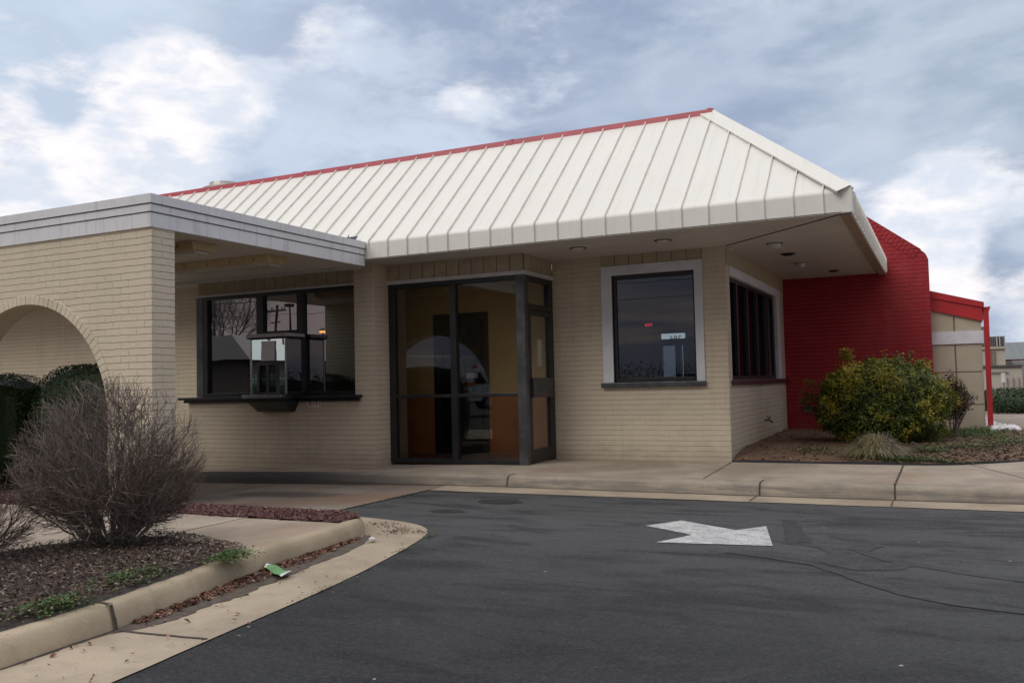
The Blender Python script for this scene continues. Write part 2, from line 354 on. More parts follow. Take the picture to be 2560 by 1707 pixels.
def paintmat():
    m, g, b = newmat('worn_road_paint'); v = objco(g)
    cc = g.mix(g.ramp(g.noise(v, 5, 6, .65), .4, .75), (.62, .62, .61), (.42, .42, .42))
    cc = g.mix(g.math('MULTIPLY', g.ramp(g.noise(v, 70, 5, .8), .50, .60), .80), cc, (.10, .10, .10))
    cc = g.mix(g.math('MULTIPLY', g.ramp(g.noise(g.vmath('MULTIPLY', v, (2, 8, 1)), 4, 7, .75, .5), .51, .62), .85), cc, (.13, .13, .13))
    g.put(b.inputs['Base Color'], cc); b.inputs['Roughness'].default_value = .7
    bump(g, b, g.noise(v, 110, 4, .7), .4, .006)
    return m
m_paint = paintmat()
def soilmat(name, a, c, fine=45):
    m, g, b = newmat(name); v = objco(g)
    cc = g.mix(g.ramp(g.noise(v, 2.0, 6, .65), .35, .65), a, c)
    cc = g.mix(g.math('MULTIPLY', g.ramp(g.noise(v, fine, 4, .7), .45, .65), .6), cc, tuple(k*.4 for k in a))
    g.put(b.inputs['Base Color'], cc); b.inputs['Roughness'].default_value = .95
    bump(g, b, g.math('ADD', g.noise(v, fine, 5, .7), g.noise(v, 9, 4, .6)), .9, .02)
    return m
m_soil = soilmat('dark_mulch_soil', (.060, .044, .040), (.10, .078, .070))
m_redm = soilmat('red_mulch_soil', (.09, .045, .04), (.13, .065, .058))
m_yard = soilmat('yard_soil', (.15, .085, .048), (.23, .14, .085), 30)
m_chip = attrmat('mulch_chips', [(0, (.030, .020, .015)), (.5, (.095, .062, .046)), (.85, (.17, .12, .095)), (1, (.34, .30, .27))], .9)
m_chipred = attrmat('red_mulch_chips', [(0, (.07, .03, .028)), (.6, (.17, .078, .070)), (1, (.25, .15, .13))], .9)
m_leaflit = attrmat('dead_leaves', [(0, (.04, .020, .014)), (.45, (.13, .055, .032)), (.85, (.26, .125, .075)), (1, (.46, .33, .24))], .7)
m_twig = attrmat('bare_twigs', [(0, (.090, .070, .060)), (.5, (.175, .130, .112)), (1, (.30, .25, .215))], .8)
m_stem = attrmat('grey_stems', [(0, (.11, .095, .08)), (.6, (.21, .19, .165)), (1, (.33, .30, .26))], .85)
m_hedge = attrmat('hedge_leaves', [(0, (.012, .026, .008)), (.6, (.026, .058, .017)), (.97, (.05, .095, .025)), (1, (.16, .12, .04))], .45, .4, .15)
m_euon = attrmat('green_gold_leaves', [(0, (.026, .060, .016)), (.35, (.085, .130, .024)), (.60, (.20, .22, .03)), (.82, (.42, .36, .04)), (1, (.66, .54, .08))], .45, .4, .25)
m_brown = attrmat('brown_leaves', [(0, (.05, .032, .02)), (.6, (.13, .09, .04)), (1, (.40, .27, .05))], .7, .3, .1)
m_dry = attrmat('dry_grass', [(0, (.16, .20, .06)), (.4, (.34, .28, .13)), (.7, (.40, .34, .26)), (1, (.48, .43, .40))], .8, .3, .2)
m_weed = attrmat('weed_leaves', [(0, (.03, .07, .02)), (.6, (.07, .14, .035)), (.9, (.14, .20, .06)), (1, (.36, .30, .14))], .6, .3, .2)
m_juniper = attrmat('juniper_leaves', [(0, (.015, .03, .012)), (.6, (.035, .06, .022)), (1, (.08, .10, .04))], .6, .3, .1)
m_treeline = attrmat('far_scrub', [(0, (.02, .025, .02)), (.6, (.045, .05, .038)), (1, (.07, .08, .05))], .9)
m_bark = plain('bark', (.10, .085, .07), .9, var=.3)
m_darkroof = plain('brown_metal_roof', (.17, .13, .11), .6)

# ------------------------------------------------------------------ mesh builder
class MB:
    def __init__(s): s.v = []; s.f = []; s.r = []
    def face(s, pts, r=0.0):
        i = len(s.v); s.v += [tuple(p) for p in pts]; s.f.append(tuple(range(i, i+len(pts)))); s.r.append(r)
    def box(s, x0, x1, y0, y1, z0, z1, r=0.0):
        i = len(s.v)
        s.v += [(x0, y0, z0), (x1, y0, z0), (x1, y1, z0), (x0, y1, z0), (x0, y0, z1), (x1, y0, z1), (x1, y1, z1), (x0, y1, z1)]
        for q in ((0, 3, 2, 1), (4, 5, 6, 7), (0, 1, 5, 4), (1, 2, 6, 5), (2, 3, 7, 6), (3, 0, 4, 7)):
            s.f.append(tuple(i+k for k in q)); s.r.append(r)
        return s
    def loft(s, rings, closed=True, cap=True, r=0.0):
        n = len(rings[0]); b = len(s.v)
        for rg in rings: s.v += [tuple(p) for p in rg]
        for k in range(len(rings)-1):
            for j in range(n if closed else n-1):
                a = b+k*n+j; c = b+k*n+(j+1) % n
                s.f.append((a, c, c+n, a+n)); s.r.append(r)
        if cap and closed:
            s.f.append(tuple(b+j for j in reversed(range(n)))); s.r.append(r)
            s.f.append(tuple(b+(len(rings)-1)*n+j for j in range(n))); s.r.append(r)
    def tube(s, pts, rad, n=6, r=0.0, cap=True):
        pts = [Vector(p) for p in pts]; rings = []
        for i, p in enumerate(pts):
            t = (pts[min(i+1, len(pts)-1)]-pts[max(i-1, 0)]).normalized()
            a = t.orthogonal().normalized() if i == 0 else (a - t*a.dot(t)).normalized()
            bb = t.cross(a); rr = rad[i] if isinstance(rad, (list, tuple)) else rad
            rings.append([p+(a*math.cos(6.2832*k/n)+bb*math.sin(6.2832*k/n))*rr for k in range(n)])
        s.loft(rings, True, cap, r)
    def prism(s, poly, axis, a0, a1, r=0.0):
        """polygon in the two other axes extruded from a0 to a1 along axis"""
        def P(p, a): return (a, p[0], p[1]) if axis == 0 else ((p[0], a, p[1]) if axis == 1 else (p[0], p[1], a))
        s.loft([[P(p, a0) for p in poly], [P(p, a1) for p in poly]], True, True, r)
    def build(s, name, mat, parent=None, smooth=False, bev=0, label=None, fix=True):
        me = bpy.data.meshes.new(name); me.from_pydata(s.v, [], s.f)
        me.materials.append(mat)
        if any(s.r):
            a = me.attributes.new('rnd', 'FLOAT', 'FACE'); a.data.foreach_set('value', s.r)
        if fix and len(s.f) < 20000:
            import bmesh
            bm = bmesh.new(); bm.from_mesh(me); bmesh.ops.recalc_face_normals(bm, faces=bm.faces); bm.to_mesh(me); bm.free()
        me.update()
        if smooth: me.polygons.foreach_set('use_smooth', [True]*len(me.polygons))
        o = bpy.data.objects.new(name, me); col.objects.link(o)
        if parent: o.parent = parent
        if bev:
            md = o.modifiers.new('bevel', 'BEVEL'); md.width = bev; md.segments = 2; md.limit_method = 'ANGLE'; md.angle_limit = R(40)
        if label: o['label'] = label
        return o
def tag(o, label=None, cat=None, group=None, kind=None):
    if label: o['label'] = label
    if cat: o['category'] = cat
    if group: o['group'] = group
    if kind: o['kind'] = kind
    return o
def empty(name, loc, label, cat, group=None):
    o = bpy.data.objects.new(name, None); col.objects.link(o); o.location = loc; o.empty_display_size = .2
    return tag(o, label, cat, group)
def fit_parent(o, p):   # parent keeping place
    o.parent = p; o.matrix_parent_inverse = Matrix.Translation(-p.location)
    return o
_b = MB.build
def build(s, name, mat, parent=None, **k):
    o = _b(s, name, mat, None, **k)
    if parent:
        t = Vector(parent.location) if parent.parent is None else Vector((0, 0, 0))
        o.parent = parent
        if t.length: o.matrix_parent_inverse = Matrix.Translation(-t)
    return o
MB.build = build
def struct(o): return tag(o, kind='structure')
def text(name, s, size, loc, rot, mat, parent, ext=.002, mirror=False):
    cu = bpy.data.curves.new(name, 'FONT'); cu.body = s; cu.size = size; cu.extrude = ext; cu.align_x = 'CENTER'; cu.align_y = 'CENTER'
    tmp = bpy.data.objects.new(name, cu); col.objects.link(tmp)
    dg = bpy.context.evaluated_depsgraph_get(); me = bpy.data.meshes.new_from_object(tmp.evaluated_get(dg))
    bpy.data.objects.remove(tmp)
    me.materials.clear(); me.materials.append(mat)
    Mx = Matrix.Translation(loc) @ rot
    if mirror: Mx = Mx @ Matrix.Scale(-1, 4, (1, 0, 0))
    me.transform(Mx)
    o = bpy.data.objects.new(name, me); col.objects.link(o)
    t = Vector(parent.location) if parent.parent is None else Vector((0, 0, 0))
    o.parent = parent
    if t.length: o.matrix_parent_inverse = Matrix.Translation(-t)
    return o

def Gx(x, y=9):      # the drive-through side sinks gently towards the left
    return -.02*max(0, -6-x)

# ------------------------------------------------------------------ ground
m = MB(); m.box(-400, 400, -400, 400, -1.2, -.17-.7)   # deep earth below
struct(m.build('ground_base', m_soil))
m = MB()
# asphalt sheet with the slight fall to the left
xs = [-400, -40, -20, -14, -10, -8, -6, 0, 10, 400]; ys = [-400, -20, 0, 3, 9, 12, 30, 400]
def asz(x): return -.17+max(Gx(x), -.28)
for i in range(len(xs)-1):
    for j in range(len(ys)-1):
        a, b_, c, d = xs[i], xs[i+1], ys[j], ys[j+1]
        m.face([(a, c, asz(a)-.004), (b_, c, asz(b_)-.004), (b_, d, asz(b_)-.004), (a, d, asz(a)-.004)])
struct(m.build('road', m_asph))
# tar sealing lines and oily stains, thin sheets on the road
def ribbon(m, pts, wd, z):
    for k in range(len(pts)-1):
        pass
    L, Rr = [], []
    for k, p in enumerate(pts):
        p = Vector((p[0], p[1], 0)); a = Vector((*pts[max(k-1, 0)], 0)); b_ = Vector((*pts[min(k+1, len(pts)-1)], 0))
        t = (b_-a).normalized(); nrm = Vector((-t.y, t.x, 0)); ww = (wd[k] if isinstance(wd, list) else wd)*random.uniform(1.2, 2.1)/2
        L.append(p+nrm*ww); Rr.append(p-nrm*ww)
    for k in range(len(pts)-1):
        m.face([(Rr[k].x, Rr[k].y, z), (Rr[k+1].x, Rr[k+1].y, z), (L[k+1].x, L[k+1].y, z), (L[k].x, L[k].y, z)])
def dens(pts, n=2, j=.004):
    o = []
    for k in range(len(pts)-1):
        for i in range(n):
            t = i/n; o.append((pts[k][0]*(1-t)+pts[k+1][0]*t+random.gauss(0, j), pts[k][1]*(1-t)+pts[k+1][1]*t+random.gauss(0, j)))
    return o+[pts[-1]]
cr = bpy.context
def onz(u, v, z=-.17):
    d = Fw + R2*(u-1280)/2221.88 - U2*(v-853.5)/2221.88; t = (z-1.1674)/d.z; return (d.x*t, d.y*t)
def q4(x, y): return onz(1700+x/2.7349, 1150+y/2.7349)
def q3(x, y): return onz(1000+x/1.5077, 1150+y/1.5077)
m = MB()
ribbon(m, dens([q4(*p) for p in [(710, 560), (820, 570), (930, 585), (1040, 600)]]), .06, -.1716)
ribbon(m, dens([q4(*p) for p in [(1040, 600), (1100, 635), (1075, 690), (1150, 715), (1300, 735), (1450, 725), (1560, 705)]]), .12, -.1712)
ribbon(m, dens([q4(*p) for p in [(1210, 610), (1340, 655), (1560, 700), (1800, 740), (2050, 780), (2352, 815), (2700, 850)]]), [.08]*40, -.1708)
ribbon(m, dens([q4(*p) for p in [(740, 405), (760, 450), (790, 510), (825, 560)]]), .10, -.1704)
ribbon(m, dens([q4(*p) for p in [(1200, 615), (1260, 590), (1300, 570)]]), .13, -.1700)
ribbon(m, dens([q4(*p) for p in [(320, 625), (620, 665), (920, 710), (1110, 775), (1300, 840), (1500, 880)]]), .05, -.1696)
ribbon(m, dens([q3(*p) for p in [(1700, 440), (1900, 500), (2100, 540), (2400, 575)]]), .06, -.1692)
struct(m.build('road_tar_lines', m_tar))
m = MB()
def spot(m, cx, cy, a, b_, z, n=22):
    m.face([(cx+a*math.cos(6.283*k/n)*random.uniform(.8, 1.15), cy+b_*math.sin(6.283*k/n)*random.uniform(.8, 1.15), z) for k in range(n)])
for (u, v, a, b_) in ((1252, 1253, .26, .20), (1118, 1277, .2, .12)):
    x, y = onz(u, v); spot(m, x, y, a, b_, -.1695)
struct(m.build('road_oil_stains', m_oil))

# painted arrow
root = None
m = MB()
pts = [(u*1.0884, v*1.0884) for u, v in [(1483, 1207), (1565, 1195), (1690, 1217), (1760, 1208), (1775, 1253), (1507, 1245), (1590, 1228)]]
pp = [onz(*p) for p in pts]
m.face([(x, y, -.1685) for x, y in (pp[0], pp[1], pp[2], pp[6])])
m.face([(x, y, -.1685) for x, y in (pp[2], pp[3], pp[4])]); m.face([(x, y, -.1685) for x, y in (pp[2], pp[4], pp[5], pp[6])])
tag(m.build('road_arrow', m_paint, fix=False), 'worn white painted arrow on the asphalt in front of the entrance', 'road marking')

# sidewalk + building kerb + gutter
KX = [-30, -16, -12.5, -10, -8.92, -8, -7, -6, -5.13, -3.5, -1.92, -.51, .75, 1.6, 2.6, 4, 8, 30]
def kerb_profile(x, y0, z0):
    # cross-section from gutter up and over
    return [(y0, z0), (y0+.012, z0+.03), (y0+.03, z0+.10), (y0+.055, z0+.138), (y0+.10, z0+.152)]
m = MB(); rings = []
def ky(x): return 10.34 + (.03*math.sin(x*.8) if x > -6 else 0) + (0 if x < 1 else .0)
for x in KX:
    z0 = -.17+Gx(x); rings.append([(x, y, z) for y, z in kerb_profile(x, ky(x), z0)] + [(x, 10.62, z0+.155)])
m.loft(rings, closed=False)
struct(m.build('kerb', m_kerb, smooth=True))
m = MB()
for i in range(len(KX)-1):
    a, b_ = KX[i], KX[i+1]
    for (y0, y1) in ((10.62, 11.3), (11.3, 12.0), (12.0, 13.6)):
        def sz_(x, y): return -.015+Gx(x)+.015*(min(y, 12.7)-10.62)/2.08
        m.face([(a, y0, sz_(a, y0)), (b_, y0, sz_(b_, y0)), (b_, y1, sz_(b_, y1)), (a, y1, sz_(a, y1))])
m.face([(2.5, 13.6, 0), (30, 13.6, 0), (30, 40, 0), (2.5, 40, 0)])
struct(m.build('sidewalk', m_walk))
# joints: narrow dark grooves
m_joint = plain('joint_dirt', (.065, .05, .04), .95)
m = MB()
def gline(m, a, b_, wd, za, zb):
    a = Vector(a); b_ = Vector(b_); t = (b_-a).normalized(); nn = Vector((-t.y, t.x))*wd/2
    k = 8; P_ = [a+(b_-a)*i/k+Vector((random.gauss(0, .004), random.gauss(0, .004))) for i in range(k+1)]
    for i in range(k):
        z1 = za+(zb-za)*i/k; z2 = za+(zb-za)*(i+1)/k
        m.face([(*(P_[i]-nn), z1), (*(P_[i+1]-nn), z2), (*(P_[i+1]+nn), z2), (*(P_[i]+nn), z1)])
gline(m, (-.51, 10.46), (-.50, 12.66), .022, -.010, .004)
gline(m, (-2.72, 12.66), (-2.62, 10.6), .012, .003, -.010)
gline(m, (-7.9, 11.2), (-7.9, 10.6), .010, -.043, -.046)
gline(m, (.27, 12.8), (1.3, 9.9), .012, .004, -.010)
for x in (-5.13, -1.92, -.51):
    y0 = ky(x)
    pr = kerb_profile(x, y0, -.17+Gx(x))
    for i in range(len(pr)-1):
        (ya, za), (yb, zb) = pr[i], pr[i+1]
        m.face([(x-.009, ya-.005, za), (x+.009, ya-.005, za), (x+.009, yb-.005, zb+.003), (x-.009, yb-.005, zb+.003)])
    m.face([(x-.009, y0+.09, -.015), (x+.009, y0+.09, -.015), (x+.009, 10.62, -.011), (x-.009, 10.62, -.011)])
for x, y0, y1 in ((-.53, 9.88, 10.34), (-1.95, 9.88, 10.34)):
    gline(m, (x, y0), (x, y1), .012, -.160, -.160)
# dirty line where kerb meets gutter
for i in range(len(KX)-3):
    a, b_ = KX[i], KX[i+1]
    m.face([(a, ky(a)-.02, -.1615+Gx(a)), (b_, ky(b_)-.02, -.1615+Gx(b_)), (b_, ky(b_)+.004, -.158+Gx(b_)), (a, ky(a)+.004, -.158+Gx(a))])
struct(m.build('pavement_joints', m_joint))
m = MB()
gx = [-6.0+.5*k for k in range(0, 40)]
for a, b_ in zip(gx, gx[1:]):
    m.face([(a, 9.86+.012*math.sin(a*7), -.1685), (b_, 9.86+.012*math.sin(b_*7), -.1685), (b_, 10.38, -.162), (a, 10.38, -.162)])
struct(m.build('gutter', m_gut))
# drive-through lane slab
m = MB()
for a, b_ in zip(KX, KX[1:]):
    if b_ > -5.9: break
    m.face([(a, 6.9, -.165+Gx(a)), (b_, 6.9, -.165+Gx(b_)), (b_, 10.38, -.163+Gx(b_)), (a, 10.38, -.163+Gx(a))])
struct(m.build('drive_through_lane', m_lane))
m = MB()
gline(m, (-8.92, 7.0), (-8.85, 10.3), .014, -.219, -.219)
def patch(m, cx, cy, a, b_, zf, n=26):
    m.face([(cx+a*math.cos(6.283*k/n)*(1+.1*math.sin(k*2.3)), cy+b_*math.sin(6.283*k/n)*(1+.12*math.cos(k*1.7)), zf(cx+a*math.cos(6.283*k/n))) for k in range(n)])
struct(m.build('lane_joint', m_joint))

# island: kerb, gutter apron, mulch, slab, strip
outer = [(-4.0, -3), (-4.08, 0), (-4.15, 2.0), (-4.17, 2.84), (-4.23, 3.56), (-4.31, 4.0), (-4.47, 4.7), (-4.60, 5.4), (-4.64, 6.0), (-4.66, 6.35), (-4.72, 6.62), (-4.84, 6.85), (-5.02, 7.02), (-5.3, 7.12), (-6, 7.15), (-7.5, 7.15), (-9, 7.15), (-12, 7.15), (-30, 7.15)]
def smooth_path(p, it=2):
    for _ in range(it):
        q = [p[0]]
        for a, b_ in zip(p, p[1:]):
            q += [(a[0]*.75+b_[0]*.25, a[1]*.75+b_[1]*.25), (a[0]*.25+b_[0]*.75, a[1]*.25+b_[1]*.75)]
        p = q+[p[-1]]
    return p
outer = smooth_path(outer, 2)
rings = []
for k, p in enumerate(outer):
    a = Vector(outer[max(k-1, 0)]); b_ = Vector(outer[min(k+1, len(outer)-1)]); t = (b_-a).normalized(); nn = Vector((-t.y, t.x))  # inward (left of travel)
    p = Vector(p); zb = -.17+Gx(p.x)
    prof = [(0, zb-.02), (0.004, zb+.03), (.018, zb+.09), (.04, -.038), (.065, -.022), (.10, -.018), (.14, -.018), (.16, -.035)]
    wob = .006*math.sin(k*1.3)+random.gauss(0, .0022)
    rings.append([(p.x+nn.x*(d+wob), p.y+nn.y*(d+wob), z) for d, z in prof])
m = MB(); m.loft(rings, closed=False)
struct(m.build('island_kerb', m_kerb2, smooth=True))
apron = smooth_path([(-3.2, -3), (-3.35, 1), (-3.51, 2.94), (-3.61, 3.63), (-3.69, 4.34), (-3.81, 5.2), (-4.01, 6.12), (-4.2, 6.85), (-4.4, 7.22), (-4.74, 7.47), (-5.33, 7.63), (-5.96, 7.64)], 2)
m = MB(); n_ = len(apron)
def at_path(p, t):
    t = t*(len(p)-1); i = min(int(t), len(p)-2); f = t-i; return (p[i][0]*(1-f)+p[i+1][0]*f, p[i][1]*(1-f)+p[i+1][1]*f)
inn = [q for q in outer if q[0] > -5.9]
N = 90
for k in range(N):
    t0, t1 = k/N, (k+1)/N
    # same progress on both paths
    a, b_ = at_path(apron, t0), at_path(apron, t1)
    def near(p):
        return min(inn, key=lambda q: (q[0]-p[0])**2+(q[1]-p[1])**2)
    c, d = near(b_), near(a)
    w_ = lambda p: (p[0]+random.gauss(0, .006), p[1]+random.gauss(0, .006))
    m.face([(*a, -.1675), (*b_, -.1675), (c[0]-.03, c[1], -.158), (d[0]-.03, d[1], -.158)])
struct(m.build('island_gutter', m_gut))
m = MB()
a = onz(288, 1580); b_ = onz(518, 1600)
gline(m, (-4.2, 3.56), (-3.63, 3.64), .022, -.155, -.163)
# joint across the kerb
m.face([(-4.255, 3.55, -.014), (-4.255, 3.572, -.014), (-4.40, 3.58, -.014), (-4.40, 3.56, -.014)])
m.face([(-4.225, 3.55, -.12), (-4.225, 3.572, -.12), (-4.262, 3.572, -.02), (-4.262, 3.55, -.02)])
m.face([(-4.215, 3.55, -.165), (-4.215, 3.572, -.165), (-4.232, 3.572, -.09), (-4.232, 3.55, -.09)])
struct(m.build('island_kerb_joint', m_joint))
# slab & mulch beds on the island (as mounded height sheets)
slabfront = [(-30, 1.5), (-9, 3.2), (-7, 4.0), (-6.35, 4.45), (-6.18, 4.85), (-5.9, 5.38), (-5.5, 5.34), (-5.02, 5.20), (-4.70, 5.16)]
def slab_y(x):
    for (a, b_) in zip(slabfront, slabfront[1:]):
        if a[0] <= x <= b_[0]: return a[1]+(b_[1]-a[1])*(x-a[0])/(b_[0]-a[0])
    return 5.16
def kerb_x(y):      # inner edge of the kerb top
    best = min(outer[:int(len(outer)*.66)], key=lambda q: abs(q[1]-y)+(0 if q[0] > -5.2 else 5)); return best[0]-.12
m = MB()
xs_ = [-30, -14, -9, -7, -6.35, -6.18, -5.9, -5.5, -5.02]
for a, b_ in zip(xs_[:-1], xs_[1:]):
    m.face([(a, slab_y(a)-.5, -.022), (b_, slab_y(b_)-.5, -.022), (b_, 6.50, -.022), (a, 6.40, -.022)])
m.face([(-5.02, 4.7, -.022), (-4.60, 4.7, -.022), (-4.70, 5.4, -.022), (-4.75, 6.1, -.022), (-4.78, 6.50, -.022), (-5.02, 6.50, -.022)])
struct(m.build('island_path', m_walk))
m = MB(); gline(m, (-5.9, 6.42), (-5.86, 5.40), .012, -.019, -.019); gline(m, (-7.4, 6.38), (-7.4, 4.0), .012, -.019, -.019)
struct(m.build('island_path_joint', m_joint))
def sheet(name, mat, x0, x1, y0f, y1f, nx, ny, zf):
    m = MB(); vs = []
    for i in range(nx+1):
        x = x0+(x1-x0)*i/nx; ya, yb = y0f(x), y1f(x)
        vs.append([(x, ya+(yb-ya)*j/ny, zf(x, ya+(yb-ya)*j/ny)) for j in range(ny+1)])
    m.loft(vs, closed=False)
    return m.build(name, mat, smooth=True)
def nz(x, y, s, a): return noise.noise(Vector((x*s, y*s, 3.1)))*a
# mulch bed: rows in y, from the far left to the kerb
m = MB(); rows = []
for j in range(121):
    y = -3+8.45*j/120
    xr = kerb_x(y); row = []
    for i in range(91):
        x = -9+(xr+9)*(i/90)**.6
        edge = slab_y(x)+nz(x, y, 4, .05)-y
        z = -.012+nz(x, y, 2.2, .03)+nz(x, y, 14, .012)+.03*max(0, min(1, (xr-x)/.5))
        if edge < .15: z = min(z, -.03+(z+.03)*max(0, edge/.15)) if edge > 0 else -.06
        if xr-x < .03: z = -.03
        row.append((x, y, z))
    rows.append(row)
m.loft(rows, closed=False)
tag(m.build('mulch_bed', m_soil, smooth=True), kind='structure')
sheet('red_mulch_strip', m_redm, -16, -4.84, lambda x: (6.44 if x > -7.5 else 6.40)+nz(x, 0, 3, .05), lambda x: 7.03 if x < -5.2 else 7.03-(x+5.2)**2*2.2, 300, 10,
      lambda x, y: -.012+nz(x, y, 9, .018))['kind'] = 'structure'

def chips(name, mat, n, fn, s0, s1, label, cat=None, zf=None, thick=.3):
    m = MB()
    for _ in range(n):
        p = fn()
        if p is None: continue
        s = random.uniform(s0, s1); a = random.uniform(0, 6.28); t = random.gauss(0, .35); u = random.gauss(0, .35)
        e1 = Vector((math.cos(a), math.sin(a), t))*s; e2 = Vector((-math.sin(a), math.cos(a), u))*s*random.uniform(.25, .55)
        c = Vector(p); b_ = e1.cross(e2).normalized()*s*.25*random.choice((-1, 1))
        m.face([c-e1, c-e2+b_, c+e1, c+e2+b_], random.uniform(.01, 1))
    o = m.build(name, mat, fix=False); tag(o, kind='stuff')
    return o
def f():
    y = random.uniform(1.5, 5.4); xr = kerb_x(y); x = xr-.02-abs(random.gauss(0, 1.2))
    if y > slab_y(x)-.03: return None
    return (x, y, .012+nz(x, y, 2.2, .03)+.02*min(1, (xr-x)/.5)+random.uniform(0, .01))
chips('mulch_chips', m_chip, 24000, f, .005, .021, '')
def f():
    x = random.uniform(-11, -4.85); y = random.uniform(6.42, 7.0) if x < -5.2 else random.uniform(6.44, 6.99-(x+5.2)**2*2.2)
    return (x, y, random.uniform(-.016, .002))
chips('red_mulch_chips', m_chipred, 9000, f, .008, .024, '')
# dead leaves lying in the island gutter
def f():
    t = random.random(); y = 3.7+2.75*t
    q = min(inn, key=lambda q: abs(q[1]-y)+(0 if q[1] < 6.6 else 1)); wd = (.04+.17*math.sin(math.pi*min(1, t*1.05))**.7)*(.75+.5*noise.noise(Vector((y*3, 0, 0))))
    return (q[0]+.012+random.random()**1.5*wd, y, -.152+random.uniform(0, .012))
m = MB(); prev = None
for k in range(61):
    y = 3.5+3.15*k/60; q = min(inn, key=lambda q: abs(q[1]-y)+(0 if q[1] < 6.6 else 1)); wd = .05+.24*math.sin(math.pi*min(1, k/60))**.6+nz(y, 1, 3, .05)
    cur = ((q[0]-.01, y), (q[0]+max(.03, wd), y))
    if prev: m.face([(*prev[0], -.1535), (*prev[1], -.158), (*cur[1], -.158), (*cur[0], -.1535)])
    prev = cur
struct(m.build('gutter_damp_dirt', plain('damp_dirt', (.085, .062, .046), .7, var=.35, scale=14), fix=False))
m = MB(); prev = None
for k in range(61):
    y = 1.0+2.5*k/60; q = min(inn, key=lambda q: abs(q[1]-y)); cur = ((q[0]-.01, y), (q[0]+.015+abs(nz(y, 4, 2.5, .06)), y))
    if prev: m.face([(*prev[0], -.1535), (*prev[1], -.157), (*cur[1], -.157), (*cur[0], -.1535)])
    prev = cur
struct(m.build('gutter_dirt_line', m_joint, fix=False))
chips('gutter_leaf_litter', m_leaflit, 1500, f, .007, .026, '')
def f():
    t = random.random(); y = 2.2+4.8*t; q = min(inn, key=lambda q: abs(q[1]-y)+(0 if q[1] < 6.6 else 1))
    return (q[0]+.03+random.random()**2*.9, y, -.150 if random.random() < .8 else -.158)
chips('stray_leaves', m_leaflit, 130, f, .008, .022, '')
def f():
    a, b_ = random.choice(((-4.55, 6.85), (-4.7, 7.1), (-4.9, 7.2), (-4.45, 6.95))); return (a+random.gauss(0, .10), b_+random.gauss(0, .06), -.150)
def g2():
    r_ = f(); q = min(inn, key=lambda q: (q[0]-r_[0])**2+(q[1]-r_[1])**2); return r_ if (r_[0] > q[0]+.02 or r_[1] > q[1]+.03) else None
chips('loose_red_chips', m_chipred, 150, g2, .010, .022, '')

# yard
def yard_front(x):
    if x < -.3: return 12.67
    if x < .9: return 12.67+.78*((x+.3)/1.2)**1.6
    return 13.45+.9*(x-.9)
def yard_z(x, y):
    d = y-yard_front(x)
    z = .015+.10*min(1, max(0, d)/1.1)+.035*max(0, min(1, (y-14.5)/3))+nz(x, y, 2.5, .03)+nz(x, y, 8, .015)
    if x < -2.0: z += .04*min(1, (x+2.0)/-.7)*min(1, max(0, d)/.7)
    if d < .03: z = .012
    return z
rows = []
for i in range(101):
    x = -2.72+4.0*i/100; y0 = yard_front(x)
    rows.append([(x, y0+(18.9-y0)*j/90, yard_z(x, y0+(18.9-y0)*j/90)) for j in range(91)])
m = MB(); m.loft(rows, closed=False); struct(m.build('yard', m_yard, smooth=True))
m = MB(); ex = [-2.72+4.4*i/70 for i in range(71)]
ring = [[(x, yard_front(x)-.012, -.01), (x, yard_front(x)-.012, .026+.006*math.sin(x*5)), (x, yard_front(x)+.014, .026+.006*math.sin(x*5)), (x, yard_front(x)+.014, -.01)] for x in ex]
m.loft(ring, True, True); tag(m.build('bed_edging', m_edging), 'black edging strip along the front of the planting bed', 'garden edging')
def f():
    x = random.uniform(-2.7, 1.3); y = yard_front(x)+.03+abs(random.gauss(0, 1.8))
    if x < -1.2 and random.random() < .85: return None
    return (x, y, yard_z(x, y)+.004) if y < 18 else None
chips('yard_bark_chips', m_chip, 6000, f, .012, .04, '')
def weeds(name, spots, n, mat=m_weed, s=(.012, .03), h=.05, zf=None):
    m = MB()
    for (cx, cy, rx, ry, k) in spots:
        for _ in range(int(n*k)):
            x = cx+random.gauss(0, rx*.5); y = cy+random.gauss(0, ry*.5); z0 = zf(x, y) if zf else 0
            z = z0+random.random()**1.5*h*max(.2, 1-((x-cx)/rx)**2*.5)
            L = random.uniform(*s); a = random.uniform(0, 6.28); e = Vector((math.cos(a), math.sin(a), random.uniform(-.2, .9))).normalized()*L
            b_ = e.cross(Vector((0, 0, 1))).normalized()*L*.4; c = Vector((x, y, z))
            m.face([c, c+e*.5+b_, c+e, c+e*.5-b_], random.uniform(.01, 1))
    return tag(m.build(name, mat, fix=False), kind='stuff')
weeds('yard_weeds', [(-.35, 12.85, .6, .12, 1), (-1.6, 13.5, .5, .3, .5), (.4, 16.6, .7, .9, 2.2), (.9, 15.2, .5, .7, .8), (.2, 14.2, .5, .4, .6), (.6, 17.5, .6, .5, 1.5), (-.2, 13.6, .3, .2, .4)], 900, zf=yard_z, h=.07, s=(.015, .045))
